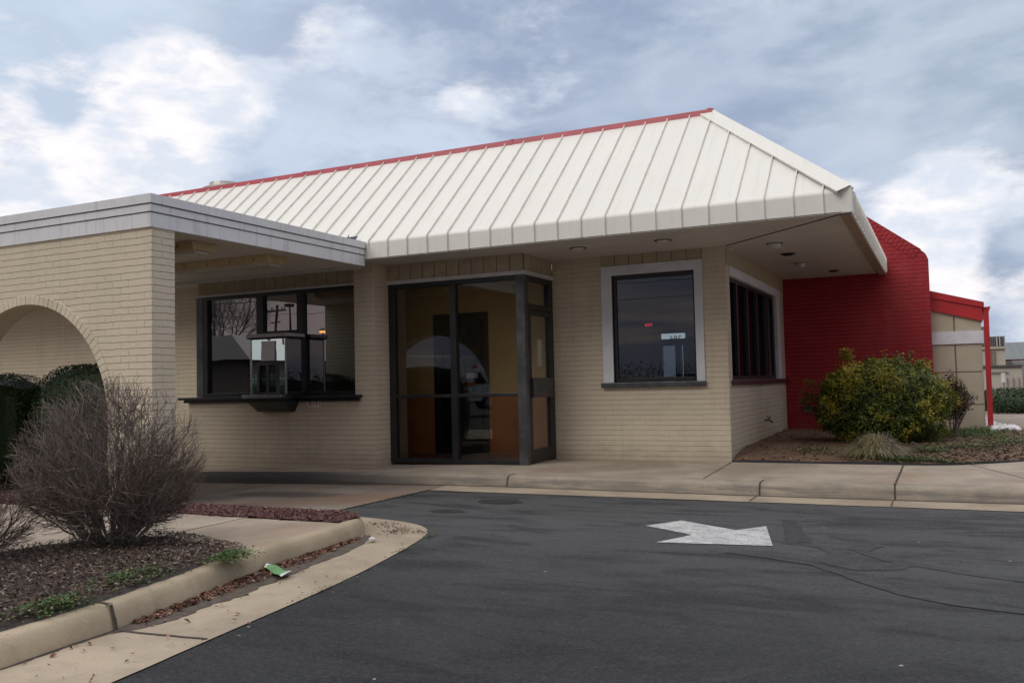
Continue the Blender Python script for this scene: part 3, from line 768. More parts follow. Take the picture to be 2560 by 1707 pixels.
# ground ivy clumps at the island kerb, each a plant of its own
for (cx, cy, rx, ry, lab) in ((-4.50, 4.76, .10, .17, 'bright green weed clump at the kerb just above the gutter wrapper'),
                          (-4.62, 3.98, .14, .26, 'straggly weed clump with dry stalks spilling over the island kerb, the middle one of three'),
                          (-4.42, 3.30, .10, .20, 'low green weed clump by the kerb, the nearest of three')):
    o = weeds('weed_clump', [(cx, cy, rx*1.15, ry*1.15, 1)], 1000, h=.06, s=(.010, .026), zf=lambda x, y: .0)
    del o['kind']; tag(o, lab, 'weeds', 'weed clumps along the island kerb')
weeds('edge_moss', [(-4.15, 6.85, .03, .12, .5), (-3.75, 4.9, .02, .4, .3), (-4.02, 6.2, .02, .2, .3)] + [(-5.97, 8.0+.4*i, .02, .2, .15) for i in range(5)], 300, h=.02, s=(.006, .016), zf=lambda x, y: -.165)

# ------------------------------------------------------------------ RESTAURANT
B = empty('restaurant', (-6, 12, 0), 'tan painted brick fast food restaurant with white metal mansard roof and red end wall', 'building')
yW, xC_, yR = 12.70, -2.73, 17.78
SOF = 3.06
# --- lower front wall with pier (left of entrance)
m = MB(); zb = -.35
m.box(-11.58, -7.766, 11.26, 11.50, zb, .985)
m.box(-8.13, -7.766, 11.26, 11.50, .985, SOF)      # pier
m.box(-8.0, -7.766, 11.50, 11.90, zb, SOF)
front_w = m.build('front_wall', m_brick, B)
m = MB(); m.box(-11.56, -11.36, 11.5, 12.1, zb, 2.78)
m.build('return_wall', m_brick, B)
m = MB(); m.box(-26, -11.50, 12.1, 12.35, zb-.2, SOF); m.build('drive_through_wall', m_brick, B)
# --- wall right of the entrance, with window opening
wx0, wx1, wz0, wz1 = -4.44, -3.18, 1.15, 2.76
m = MB()
m.box(-5.415, wx0, yW, yW+.25, -.1, SOF); m.box(wx1, xC_, yW, yW+.25, -.1, SOF)
m.box(wx0, wx1, yW, yW+.25, -.1, wz0-.01); m.box(wx0, wx1, yW+.03, yW+.25, wz1, SOF)
m.build('window_wall', m_brick, B)
# --- side wall with long window
sy0, sy1, sz0, sz1 = 12.95, 16.95, 1.15, 2.66
m = MB()
m.box(xC_-.25, xC_-.002, yW+.25, yR, -.1, sz0); m.box(xC_-.25, xC_-.002, sy1, yR, sz0, SOF); m.box(xC_-.25, xC_-.002, sy0, sy1, sz1, SOF)
m.build('side_wall', m_brick, B)
# --- red wall
m = MB()
poly = [(-2.727, -.1), (-.15, -.1), (-.15, 3.26), (-.19, 3.36), (-.27, 3.44), (-1.23, 4.18), (-2.73, 5.34)]
m.prism([(x, z) for x, z in poly], 1, yR, yR+.30)
red = m.build('red_end_wall', m_brickred, B)
m = MB()   # soldier course along its slope
a = Vector((-.27, 3.44)); b_ = Vector((-2.73, 5.34)); L = (b_-a).length; t = (b_-a)/L; nn = Vector((-t.y, t.x)); nn = nn if nn.y > 0 else -nn
k = 0
while k*.078 < L-.08:
    p = a+t*(k*.078+.004); q_ = a+t*((k+1)*.078-.002)
    m.prism([tuple(p-nn*.20), tuple(q_-nn*.20), tuple(q_+nn*.012), tuple(p+nn*.012)], 1, yR-.010-random.uniform(0, .004), yR+.31); k += 1
m.build('soldier_course', m_brickred, red, bev=.004)

# --- boards above windows (vertical boards with gaps)
def boards(name, x0, x1, y, z0, z1, side=None, w_=.216):
    m = MB(); n = max(1, round((x1-x0)/w_)); s = (x1-x0)/n
    for i in range(n):
        a, c = x0+i*s+.005, x0+(i+1)*s-.005
        if side is None: m.box(a, c, y-.012-random.uniform(0, .003), y, z0, z1)
        else: m.box(y, y+.012, a, c, z0, z1)
    o = m.build(name, m_board, B)
    m = MB()
    if side is None: m.box(x0, x1, y+.001, y+.05, z0, z1)
    else: m.box(y-.05, y-.001, x0, x1, z0, z1)
    m.build('board_backing', m_groove, o); return o
boards('header_boards', -11.50, -8.13, 11.41, 2.80, SOF+.02)
boards('header_boards', -7.766, -5.425, 11.66, 2.812, SOF)
boards('header_boards', 11.68, 12.695, -5.425, 2.812, SOF, 1)
boards('header_boards', -4.60, -3.06, 12.695, 2.90, SOF)
boards('header_boards', 12.72, 17.77, -2.733, 2.81, SOF, 1)

# --- soffits
m = MB(); m.face([(-26, 10.88, SOF), (-26, 13, SOF), (-2.72, 13, SOF), (-.88, 10.88, SOF)]); m.face([(-26, 10.88, SOF+.06), (-26, 13, SOF+.06), (-2.72, 13, SOF+.06), (-.88, 10.88, SOF+.06)])
sof = m.build('front_soffit', m_soffY, B, fix=False)
m = MB(); m.face([(-.88, 10.88, SOF+.001), (-2.72, 13, SOF+.001), (-2.75, yR+.02, SOF+.001), (-.88, yR+.02, SOF+.001)])
sof2 = m.build('side_soffit', m_soffX, B, fix=False)
m = MB(); a = Vector((-2.70, 12.66, SOF)); b_ = Vector((-.95, 10.93, SOF)); pts = []
m.tube([a+(b_-a)*i/10 for i in range(11)], .012, 5); m.build('mitre_bead', m_sillred, sof)
m = MB(); m.box(-.99, -.87, 10.9, yR, SOF-.035, SOF-.004); m.build('soffit_edge_trim', plain('brown_soffit_edge', (.30, .22, .17), .6), sof2)
# little dark fasteners along the mitre and front soffit
# round light fixtures
def disc(m, cx, cy, z, r, h, n=20, r2=None):
    r2 = r2 or r
    m.loft([[(cx+r*math.cos(6.2832*k/n), cy+r*math.sin(6.2832*k/n), z) for k in range(n)], [(cx+r2*math.cos(6.2832*k/n), cy+r2*math.sin(6.2832*k/n), z-h) for k in range(n)]], True, True)
for (x, y, r, kind) in ((-2.06, 12.86, .115, 0), (-2.06, 14.06, .115, 1), (-2.05, 15.33, .10, 0), (-1.68, 16.78, .10, 1), (-3.33, 11.67, .12, 2), (-4.56, 11.65, .12, 2)):
    m = MB(); disc(m, x, y, SOF-.001, r, .008)
    o = m.build('soffit_light', m_bronze if kind == 1 else m_sill, B)
    m = MB()
    if kind == 0: disc(m, x, y, SOF-.009, r*.8, .06, 20, r*.62); m.build('lamp_shade', m_trimgrey, o, smooth=False)
    elif kind == 1: disc(m, x, y, SOF-.009, r*.75, .02, 20, r*.5); m.build('lamp_shade', m_black, o)
    else:
        disc(m, x, y, SOF-.009, r*.7, .012, 20, r*.6); m.build('lamp_shade', m_canopyceil, o)

# --- mansard roof
yF, xF, zF0, zF1 = 10.856, -.862, SOF-.005, 3.335
yRd, xRd, zRd = 12.889, -2.895, 5.10
roofe = bpy.data.objects.new('roof', None)
def bend_profile(n=6):
    # fascia: bottom -> top bend -> slope (d = distance inward, z)
    pts = [(0, zF0), (0, zF1-.05)]
    for k in range(1, n):
        t = k/n; pts.append((.06*t*t, zF1-.05+.085*t*(1-.15*t)))
    pts.append((.07, zF1+.035)); pts.append((yRd-yF, zRd)); return pts
prof = bend_profile()
m = MB(); xl = -26
m.loft([[(xl, yF+d, z) for d, z in prof], [(xF-d, yF+d, z) for d, z in prof]], closed=False)
m.loft([[(xF-d, yF+d, z) for d, z in prof], [(xF-d, yR, z) for d, z in prof]], closed=False)
# flat roof behind
m.face([(xl, yRd, zRd-.1), (xRd, yRd, zRd-.1), (xRd, 19.4, zRd-.1), (xl, 19.4, zRd-.1)])
m.face([(xl, yRd, zRd), (xRd, yRd, zRd), (xRd, yRd, zRd-.1), (xl, yRd, zRd-.1)])
roof = m.build('mansard_roof', m_roof, B, fix=False)
# underside return of the fascia
m = MB(); m.box(xl, xF, yF, yF+.05, zF0-.003, zF0+.01); m.box(xF-.05, xF-.001, yF+.05, yR, zF0-.003, zF0+.01); m.build('fascia_return', m_roof, roof)
# standing seams
m = MB()
def seam(m, pts, wdir, up, w_=.018, h=.030):
    rings = []
    for i, p in enumerate(pts):
        p = Vector(p); a = Vector(pts[max(i-1, 0)]); b_ = Vector(pts[min(i+1, len(pts)-1)]); t = (b_-a).normalized()
        nn = wdir.cross(t).normalized()
        if nn.dot(up) < 0: nn = -nn
        rings.append([p-wdir*w_/2-nn*.004, p+wdir*w_/2-nn*.004, p+wdir*w_*.32+nn*h, p-wdir*w_*.32+nn*h])
    m.loft(rings, True, True)
xs0 = -1.172
for k in range(0, 72):
    x = xs0-.3363*k
    if x < -25: break
    pts = []
    for d, z in prof:
        if x > xF-d-.02 and d > .01: continue
        pts.append((x, yF+d, z))
    # where the hip cuts the seam
    dmax = min(yRd-yF, xF-x)
    if dmax < yRd-yF:
        z = zF1+.035+(zRd-zF1-.035)*(dmax-.07)/(yRd-yF-.07)
        pts = [(x, yF+d, z_) for d, z_ in prof if d < dmax]+[(x, yF+dmax, z)]
    else: pts = [(x, yF+d, z_) for d, z_ in prof]
    seam(m, pts, Vector((1, 0, 0)), Vector((0, -1, .3)))
for k in range(0, 21):
    y = yF+.30+.3363*k
    if y > yR-.05: break
    dmax = min(yRd-yF, y-yF)
    if dmax < yRd-yF:
        z = zF1+.035+(zRd-zF1-.035)*(dmax-.07)/(yRd-yF-.07)
        pts = [(xF-d, y, z_) for d, z_ in prof if d < dmax]+[(xF-dmax, y, z)]
    else: pts = [(xF-d, y, z_) for d, z_ in prof]
    seam(m, pts, Vector((0, 1, 0)), Vector((1, 0, .3)))
m.build('standing_seams', m_seam, roof, fix=True)
# corner flashing on the fascia and hip cap
m = MB()
m.box(xF-.11, xF+.006, yF-.008, yF+.10, zF0-.004, zF1+.012)
m.build('corner_flashing', m_roof, roof, bev=.008)
m = MB()
A = Vector((xF, yF, zF1+.045)); Bp = Vector((xRd, yRd, zRd+.03)); ax = (Bp-A).normalized()
sn1 = Vector((0, -(zRd-zF1), (yRd-yF))).normalized(); sn2 = Vector((zRd-zF1, 0, (yRd-yF))).normalized()
e1 = ax.cross(sn1).normalized(); e1 = e1 if e1.dot(Vector((-1, -1, 0))) > 0 or e1.x < 0 else -e1
e2 = ax.cross(sn2).normalized(); e2 = e2 if e2.y > 0 else -e2
if e1.x > 0: e1 = -e1
for e, nrm in ((e1, sn1), (e2, sn2)):
    s = A-ax*.02; t_ = Bp-ax*.02
    if e is e2: s = A+ax*.13
    q = [s, s+e*.20, s+e*.20-nrm*.03, t_, t_+e*.20, t_+e*.20-nrm*.03]
    m.face([q[0], q[1], q[4], q[3]]); m.face([q[1], q[2], q[5], q[4]])
m.build('hip_cap', m_roof, roof, fix=False)
m = MB()
zz0, zz1 = zRd-.07, zRd+.035
m.prism([(12.785, 4.985), (12.80, 5.100), (12.86, 5.118), (12.95, 5.118), (12.95, 4.985)], 0, xl, xRd+.03)
m.prism([(xRd+.10, zz0-.02), (xRd+.08, zz0-.02), (xRd+.03, zz1-.01), (xRd-.05, zz1), (xRd-.05, zz0)], 1, yRd-.03, yR+.05)
cap = m.build('ridge_cap', m_capred, roof)
m = MB()
for x in (-6.15, -10.35, -14.5): m = MB(); m.prism([(12.779, 4.978), (12.794, 5.107), (12.86, 5.126), (12.95, 5.126), (12.95, 4.978)], 0, x, x+.06); m.build('cap_joint', m_capred, cap)

# --- canopy
yC, yCb, xCa, xCb, zc0, zc1 = 6.895, 10.845, -7.63, -12.13, 2.955, 3.31
m = MB()
R_, ac, zc = 1.37, -9.68, .86
y0, y1 = yC+.02, yC+.34
xr_, xl_ = xCa-.012, -12.06
import itertools
def archcols(cx):
    return [(cx-R_*math.cos(math.pi*i/40), zc+R_*math.sin(math.pi*i/40)) for i in range(41)]
def wallpiece(m, x0, x1, za0, za1, top=zc0+.01):
    for y, fl in ((y0, 1), (y1, 0)):
        m.face([(x0, y, za0), (x1, y, za1), (x1, y, top), (x0, y, top)])
cs = [ac]
edges = []
xprev = xr_; zbt = -.3
for cx in cs:
    wallpiece(m, cx+R_, xprev, zbt, zbt); 
    m.face([(cx+R_, y0, zbt), (cx+R_, y1, zbt), (cx+R_, y1, zc), (cx+R_, y0, zc)])
    A_ = archcols(cx)
    for (xa, za), (xb, zb_) in zip(A_, A_[1:]):
        wallpiece(m, xa, xb, za, zb_); m.face([(xa, y0, za), (xb, y0, zb_), (xb, y1, zb_), (xa, y1, za)])
    m.face([(cx-R_, y0, zbt), (cx-R_, y1, zbt), (cx-R_, y1, zc), (cx-R_, y0, zc)])
    xprev = cx-R_
wallpiece(m, xl_, xprev, zbt, zbt)
m.face([(xl_, y0, zbt), (xl_, y1, zbt), (xl_, y1, zc0+.01), (xl_, y0, zc0+.01)])
m.face([(xr_, y0, zbt), (xr_, y1, zbt), (xr_, y1, zc0+.01), (xr_, y0, zc0+.01)])
aw = m.build('arch_wall', m_brickarch, B)
for cx in cs:
    m = MB(); nb = 56
    for i in range(-6, nb+6):
        if 0 <= i < nb:
            a0, a1 = math.pi*i/nb+.0015, math.pi*(i+1)/nb-.0015
            P_ = [(cx+math.cos(a)*r, zc+math.sin(a)*r) for a, r in ((a0, R_-.004), (a1, R_-.004), (a1, R_+.105), (a0, R_+.105))]
        else:
            s_ = 1 if i < 0 else -1; k = (-i-1) if i < 0 else i-nb; zt = zc-.0765*k-.003
            P_ = [(cx+s_*(R_-.004), zt-.071), (cx+s_*(R_+.105), zt-.071), (cx+s_*(R_+.105), zt), (cx+s_*(R_-.004), zt)]
        m.prism(P_, 1, y0-.012-random.uniform(0, .004), y1+.004)
    m.build('arch_ring', plain('tan_painted_ring', TAN, .55, var=.1, scale=3, bmp=.4) if 'tan_painted_ring' not in MATS else MATS['tan_painted_ring'], aw, bev=.005)
# canopy roof slab + fascia in three steps
m = MB(); m.box(xCb, xCa-.05, yC+.05, yCb, zc0+.012, zc1-.05); canopy = m.build('canopy', m_canopyceil, B)
def band(z0, z1, off):
    m = MB(); m.box(xCb-off, xCb+.06, yC+.06, yCb, z0, z1)
    m.box(xCb-off, xCa+off, yC-off, yC+.06, z0, z1); m.box(xCa-.06, xCa+off, yC+.06, yCb-.0, z0, z1); return m
band(zc0, zc0+.155, .0).build('fascia_board', m_fascia, canopy)
band(zc0+.167, zc0+.245, .012).build('fascia_board', m_fascia, canopy)
band(zc0+.257, zc1, .028).build('fascia_board', m_fascia, canopy)
m = MB(); m.box(xCb, xCa-.012, yC+.012, yC+.05, zc0+.02, zc1-.02); m.box(xCa-.05, xCa-.012, yC+.05, yCb-.01, zc0+.02, zc1-.02); m.build('fascia_core', m_fline, canopy)
m = MB(); m.box(xCb, xCa-.07, yCb-.06, yCb-.01, zc0-.035, zc0+.011); m.build('ceiling_trim', m_trimgrey, canopy)
for x in (-11.1,): 
    m = MB(); m.box(x, x+.01, yC-.031, yC-.02, zc0+.257, zc1+.004); m.build('coping_joint', m_fline, canopy)
# pier cap bit under fascia
# grey membrane flap beside the roof corner
m = MB(); m.face([(-7.80, 10.84, 3.33), (-8.25, 10.83, 3.335), (-8.2, 10.95, 3.43), (-7.76, 10.87, 3.42)]); m.face([(-7.98, 10.85, 3.36), (-7.90, 10.85, 3.47), (-7.94, 10.87, 3.38)])
m.build('loose_flashing', m_sill, canopy, fix=False)
# fluorescent fixtures
for (x1, L, ya, yb) in ((-8.0, 2.5, 7.84, 8.24), (-8.02, 2.5, 9.18, 9.58)):
    m = MB(); zt = zc0+.010
    m.prism([(ya, zt), (yb, zt), (yb-.02, zt-.10), (ya+.02, zt-.10)], 0, x1-L, x1); o = m.build('canopy_light', m_lens, canopy, bev=.004)
    m = MB(); m.prism([(ya+.05, zt-.101), (yb-.05, zt-.101), (yb-.10, zt-.135), (ya+.10, zt-.135)], 0, x1-L+.03, x1-.05); m.build('light_diffuser', m_lightbody, o)
    for k in range(6): m = MB(); m.box(x1-.25-.42*k, x1-.235-.42*k, ya+.003, ya+.02, zt-.06, zt-.035); m.build('clip', m_fline, o)

# --- drive-through window (set back above the low wall)
wy = 11.40
Wn = bpy.data.objects.new('x', None)
def frame(name, parts, mat=m_bronze, parent=B, bev=.004):
    m = MB()
    for p in parts: m.box(*p)
    return m.build(name, mat, parent, bev=bev)
win = frame('drive_through_window', [(-11.27-.10, -11.27, wy-.02, wy+.08, 1.06, 2.76), (-11.27, -8.13, wy-.02, wy+.08, 2.705, 2.76),
    (-11.27, -8.13, wy-.02, wy+.08, 1.06, 1.12), (-10.19, -10.05, wy-.02, wy+.08, 1.12, 2.705), (-9.35, -9.22, wy-.02, wy+.08, 1.12, 2.705),
    (-10.05, -9.35, wy-.02, wy+.08, 2.06, 2.12), (-8.19, -8.13, wy-.02, wy+.08, 1.12, 2.705)])
frame('corner_post', [(-11.52, -11.372, wy-.022, wy+.10, 1.06, 2.76)], m_bronze2, win)
for a, b_, c, d in ((-11.27, -10.19, 1.12, 2.705), (-10.05, -9.35, 2.12, 2.705), (-9.22, -8.19, 1.12, 2.705)):
    m = MB(); m.box(a, b_, wy+.035, wy+.041, c, d); m.build('pane', m_glass1, win)
frame('header_trim', [(-11.56, -8.13, wy-.05, wy+.02, 2.762, 2.80)], m_trimgrey, win)
frame('sill', [(-11.70, -8.0, 11.13, 11.42, 1.015, 1.058), (-11.64, -8.03, 11.20, 11.255, .965, 1.014)], m_bronze, win)
# booth
bx0, bx1, by = -9.94, -9.215, 10.95
booth = frame('service_booth', [(bx0+.025, bx1-.025, by, by+.03, 1.96, 1.985),
    (bx1-.025, bx1, by+.03, by+.42, 1.09, 1.13), (bx1-.025, bx1, by+.03, by+.42, 1.955, 1.985), (bx1-.03, bx1, by+.38, by+.43, 1.13, 1.955)], m_bronze)
for xa_ in (bx0, bx1-.022): frame('front_post', [(xa_, xa_+.022, by-.002, by+.03, 1.09, 1.985)], m_steel, booth, .003)
frame('booth_roof', [(bx0-.04, bx1+.04, by-.05, wy-.03, 1.992, 2.045)], m_trimgrey, booth, .008)
frame('booth_roof_edge', [(bx0-.03, bx1+.03, by-.04, wy-.04, 1.972, 1.991)], m_black, booth)
m = MB(); m.box(bx0+.025, bx1-.025, by+.012, by+.018, 1.09, 1.96); m.build('front_glass', m_glassbooth, booth)
m = MB(); m.box(bx1-.012, bx1-.006, by+.03, by+.38, 1.13, 1.955); m.build('side_glass', m_glass1, booth)
m = MB(); m.box(bx0+.006, bx0+.012, by+.03, by+.42, 1.1, 1.955); m.build('side_glass', m_glass1, booth)
frame('sliding_window', [(-9.79, -9.745, by-.012, by+.008, 1.09, 1.60), (-9.41, -9.37, by-.012, by+.008, 1.09, 1.60), (-9.745, -9.41, by-.012, by+.008, 1.55, 1.60), (-9.60, -9.555, by-.012, by+.008, 1.09, 1.55), (-9.745, -9.60, by-.008, by+.004, 1.09, 1.12), (-9.555, -9.41, by-.008, by+.004, 1.09, 1.12)], m_bronze2, booth)
m = MB(); m.box(-9.745, -9.41, by-.004, by+.002, 1.12, 1.55); m.build('sliding_pane', m_glass2, booth)
m = MB(); rows = [[(-9.70+.27*i/6, by-.010-.006*math.sin(i*1.1+j), 1.62+.31*j/6) for i in range(7)] for j in range(7)]; m.loft(rows, closed=False); m.build('paper_notice', m_paper, booth, fix=False, smooth=True)
frame('shelf', [(-10.02, -9.24, by-.11, by+.20, 1.035, 1.082)], m_steel, booth, .006)
frame('booth_floor', [(bx0, bx1, by+.0, wy-.03, 1.060, 1.088)], m_black, booth)
m = MB(); m.loft([[(-10.00, by-.02, 1.034), (-9.22, by-.02, 1.034), (-9.22, 11.255, 1.034), (-10.00, 11.255, 1.034)], [(-10.00, by-.0, .965), (-9.22, by-.0, .965), (-9.22, 11.255, .965), (-10.00, 11.255, .965)],
    [(-9.98, 11.17, .81), (-9.34, 11.17, .81), (-9.30, 11.257, .81), (-9.98, 11.257, .81)]], True, True); m.build('shelf_bracket', m_black, booth)
# price sticker below the sill
st = frame('wall_sticker', [(-9.07, -8.79, 11.247, 11.258, .872, .962)], m_litter, B, 0)
m_mark = plain('crimson_print', (.45, .02, .06), .6)
rotf = Matrix.Rotation(R(90), 4, 'X')
text('sticker_print', 'B', .085, Vector((-8.985, 11.2445, .917)), rotf, m_mark, st); text('sticker_print', 'I', .085, Vector((-8.865, 11.2445, .92)), rotf, m_mark, st)
for x, z in ((-9.05, .885), (-8.925, .915), (-8.81, .925), (-8.865, .955)): m = MB(); m.box(x-.012, x+.012, 11.2435, 11.2465, z-.008, z+.008); m.build('sticker_mark', m_mark, st)

# --- entrance (glazed vestibule)
yE, xE0, xE1, H_ = 11.65, -7.76, -5.415, 2.75
ent = frame('entrance_frame', [(xE0, -7.66, yE, yE+.10, .0, H_), (-7.66, -5.55, yE, yE+.10, 2.69, H_), (-7.66, -5.55, yE, yE+.10, .0, .06), (-6.665, -6.565, yE, yE+.10, .06, 2.69),
    (-7.66, -6.665, yE+.01, yE+.09, .985, 1.035), (-6.565, -5.55, yE+.01, yE+.09, .985, 1.035),
    (xE1-.10, xE1, yE+.10, yW, 2.68, H_), (xE1-.10, xE1, yW-.11, yW, .0, 2.68), (xE1-.10, xE1, yE+.135, yW-.11, 2.26, 2.34), (xE1-.10, xE1, yE+.10, yE+.135, .0, 2.68)])
frame('corner_post', [(-5.55, xE1+.003, yE-.003, yE+.10, -.005, H_)], m_bronze2, ent)
frame('header_trim', [(xE0-.03, xE1+.04, yE-.04, yE+.1, 2.752, 2.81), (xE1-.1, xE1+.04, yE+.1, yW+.0, 2.752, 2.81)], m_trimgrey, ent)
for a, b_, c, d in ((-7.66, -6.665, .06, .985), (-7.66, -6.665, 1.035, 2.69), (-6.565, -5.55, .06, .985), (-6.565, -5.55, 1.035, 2.69)):
    m = MB(); m.box(a, b_, yE+.05, yE+.056, c, d); m.build('pane', m_glassdoor, ent)
m = MB(); m.box(xE1-.056, xE1-.050, yE+.135, yW-.11, 2.34, 2.68); m.build('transom_pane', m_glass4, ent)
xd = xE1+.002; d0, d1 = yE+.14, yW-.115
door = frame('entrance_door', [(xd-.05, xd, d0, d0+.075, .02, 2.25), (xd-.05, xd, d1-.07, d1, .02, 2.25), (xd-.05, xd, d0+.075, d1-.07, 2.17, 2.25), (xd-.05, xd, d0+.075, d1-.07, .02, .20), (xd-.05, xd, d0+.075, d1-.07, .97, 1.22)], m_bronze, B)
for za_, zb_ in ((.20, .97), (1.22, 2.17)):
    m = MB(); m.box(xd-.028, xd-.022, d0+.075, d1-.07, za_, zb_); m.build('pane', m_glass4, door)
frame('push_plate', [(xd+.003, xd+.05, d0+.05, d1-.06, .96, 1.25)], m_bronze2, door, .01)
m = MB(); m.box(xd-.035, xd-.031, 12.15, 12.30, 1.42, 1.82); m.build('door_notice', m_paper, door)
# vestibule interior
m = MB(); m.box(xE0-1.6, xE1-.1, yE+.1, 13.3, -.02, .012); m.build('vestibule_floor', m_intfloor, B)
m = MB(); m.box(-9.6, -7.85, 13.2, 13.3, 1.0, 2.9); m.box(-6.81, -5.2, 13.2, 13.3, 1.0, 2.9); m.box(-7.85, -6.81, 13.2, 13.3, 2.38, 2.9); m.box(-5.30, -5.22, 12.95, 13.2, 1.0, 2.9); m.box(-9.6, -9.5, 11.9, 13.2, 1.0, 2.9); vw = m.build('vestibule_wall', m_yellow, B)
for x0_, x1_ in ((-9.6, -7.85), (-6.81, -5.2)):
    m = MB()
    for k in range(int((x1_-x0_)/.09)): m.box(x0_+.09*k+.002, x0_+.09*(k+1)-.002, 13.175, 13.18, .14, .99)
    m.box(x0_, x1_, 13.18, 13.3, .012, .99); m.box(x0_, x1_, 13.165, 13.1795, .012, .138); m.build('wainscot', m_wains, vw)
m = MB(); m.box(-7.85, -7.78, 13.15, 13.3, .012, 2.38); m.box(-6.88, -6.81, 13.15, 13.3, .012, 2.38); m.box(-7.78, -6.88, 13.15, 13.3, 2.28, 2.38); m.box(-7.78, -6.88, 13.15, 13.3, .012, .22); m.box(-7.36, -7.30, 13.16, 13.29, .22, 2.28)
idr = m.build('inner_door', m_black, B)
m = MB(); m.box(-7.78, -6.88, 13.22, 13.23, .22, 2.28); m.build('pane', m_glass2, idr)
m = MB(); m.box(-7.22, -7.0, 13.14, 13.149, 1.28, 1.37); m.build('door_notice', m_litter, idr)
m = MB(); m.box(-9.6, xE1-.1, yE+.1, 13.3, 2.86, 2.9); m.build('vestibule_ceiling', m_intceil, B)

# --- right front window
w2 = frame('front_window', [(wx0, wx0+.055, yW+.03, yW+.10, wz0, wz1), (wx1-.035, wx1, yW+.03, yW+.10, wz0, wz1), (wx0+.055, wx1-.035, yW+.03, yW+.10, wz1-.065, wz1), (wx0+.055, wx1-.035, yW+.03, yW+.10, wz0, wz0+.065)], m_black)
m = MB(); m.box(wx0+.055, wx1-.035, yW+.06, yW+.066, wz0+.065, wz1-.065); m.build('pane', m_glass2, w2)
def bevtrim():
    m = MB()
    o = [(-4.60, wz0), (-4.60, 2.90), (-3.06, 2.90), (-3.06, wz0)]; i_ = [(wx0, wz0), (wx0, wz1), (wx1, wz1), (wx1, wz0)]
    for k in range(3):
        a, b_, c, d = o[k], o[k+1], i_[k+1], i_[k]
        m.loft([[(a[0], yW-.035, a[1]), (b_[0], yW-.035, b_[1]), (c[0], yW-.028, c[1]), (d[0], yW-.028, d[1])],
                [(a[0], yW-.001, a[1]), (b_[0], yW-.001, b_[1]), (c[0], yW+.05, c[1]), (d[0], yW+.05, d[1])]], True, True)
    return m
bevtrim().build('window_trim', m_white, w2)
frame('sill', [(-4.63, -3.05, yW-.075, yW-.0, 1.075, 1.148)], m_sill, w2, .008)
# --- long side window
xs = xC_
sw = frame('side_window', [(xs-.10, xs-.03, sy0, sy0+.05, sz0, sz1), (xs-.10, xs-.03, sy1-.22, sy1, sz0, sz1), (xs-.10, xs-.03, sy0+.05, sy1-.22, sz1-.06, sz1), (xs-.10, xs-.03, sy0+.05, sy1-.22, sz0, sz0+.06)]
    + [(xs-.20, xs-.008, y, y+.09, sz0+.06, sz1-.06) for y in (13.45, 14.25, 15.05, 15.85)], m_black)
m = MB(); m.box(xs-.064, xs-.058, sy0+.05, sy1-.22, sz0+.06, sz1-.06); m.build('pane', m_glass3, sw)
frame('window_trim', [(xs-.05, xs+.03, 12.90, 17.20, 2.665, 2.80), (xs-.05, xs+.028, 16.86, 17.20, 1.15, 2.664)], m_white, sw)
frame('sill', [(xs-.001, xs+.07, 12.86, 17.76, 1.075, 1.148)], m_sillred, sw, .008)
# inside of the dining room
m = MB()
m.box(-14, -2.99, 13.35, 19, -.02, .015); m.build('dining_floor', m_intfloor, B)
m = MB(); m.box(-14, -2.99, 13.0, 19, 2.93, 2.97); m.build('dining_ceiling', m_intceil, B)
m = MB()
yb0, yb1 = 19.0, 19.25
m.box(-14, -6.22, yb0, yb1, 0, 2.95); m.box(-6.22, -5.76, yb0, yb1, 2.0, 2.95); m.box(-5.76, -5.60, yb0, yb1, 0, 2.95); m.box(-5.60, -5.0, yb0, yb1, 2.20, 2.95)
m.box(-5.60, -5.0, yb0, yb1, 1.93, 2.07); m.box(-5.23, -5.13, yb0, yb1, 0, 1.93); m.box(-5.60, -5.57, yb0, yb1, 0, 1.93); m.box(-5.06, -2.6, yb0, yb1, 0, 1.93); m.box(-5.0, -2.6, yb0, yb1, 1.93, 2.95)
m.box(-14, -13.8, 13.35, 19, 0, 2.95); m.box(-3.0, -2.98, 17.0, 19, 0, 2.95)
m.box(-6.22, -5.76, yb0+.02, yb1, 0, 2.0)
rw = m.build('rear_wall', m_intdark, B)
m = MB(); m.box(-5.57, -5.23, yb0+.10, yb0+.106, .02, 1.93); m.build('door_pane', m_glass3, rw)
m = MB(); m.box(-6.17, -5.80, yb0+.005, yb0+.019, .1, 1.93); m.build('rear_door', m_trimgrey, rw)
m = MB(); m.box(-6.36, -5.72, yb0-.02, yb0-.001, 2.06, 2.27); m.build('wall_panel', m_yellow, rw)
m = MB(); m.box(-5.60, -5.0, yb0+.10, yb0+.104, 2.07, 2.20); tr_ = m.build('transom_glass', m_glass4, rw)
text('street_number', '286', .20, Vector((-5.24, yb0+.095, 2.065)), rotf, m_black, rw, mirror=True)
o = rw
ex_ = frame('exit_sign', [(-5.87, -5.68, 18.90, 18.94, 2.34, 2.44)], m_black, B, 0)
text('exit_letters', 'EXIT', .085, Vector((-5.775, 18.895, 2.388)), rotf, emit('red_sign_light', (1, .02, .05), 1.6), ex_)
m = MB(); m.box(-6.42, -6.34, 17.9, 17.98, 2.02, 2.06); m.build('emergency_lamp', emit('lamp_glow', (1, .93, .75), 2.2), B)
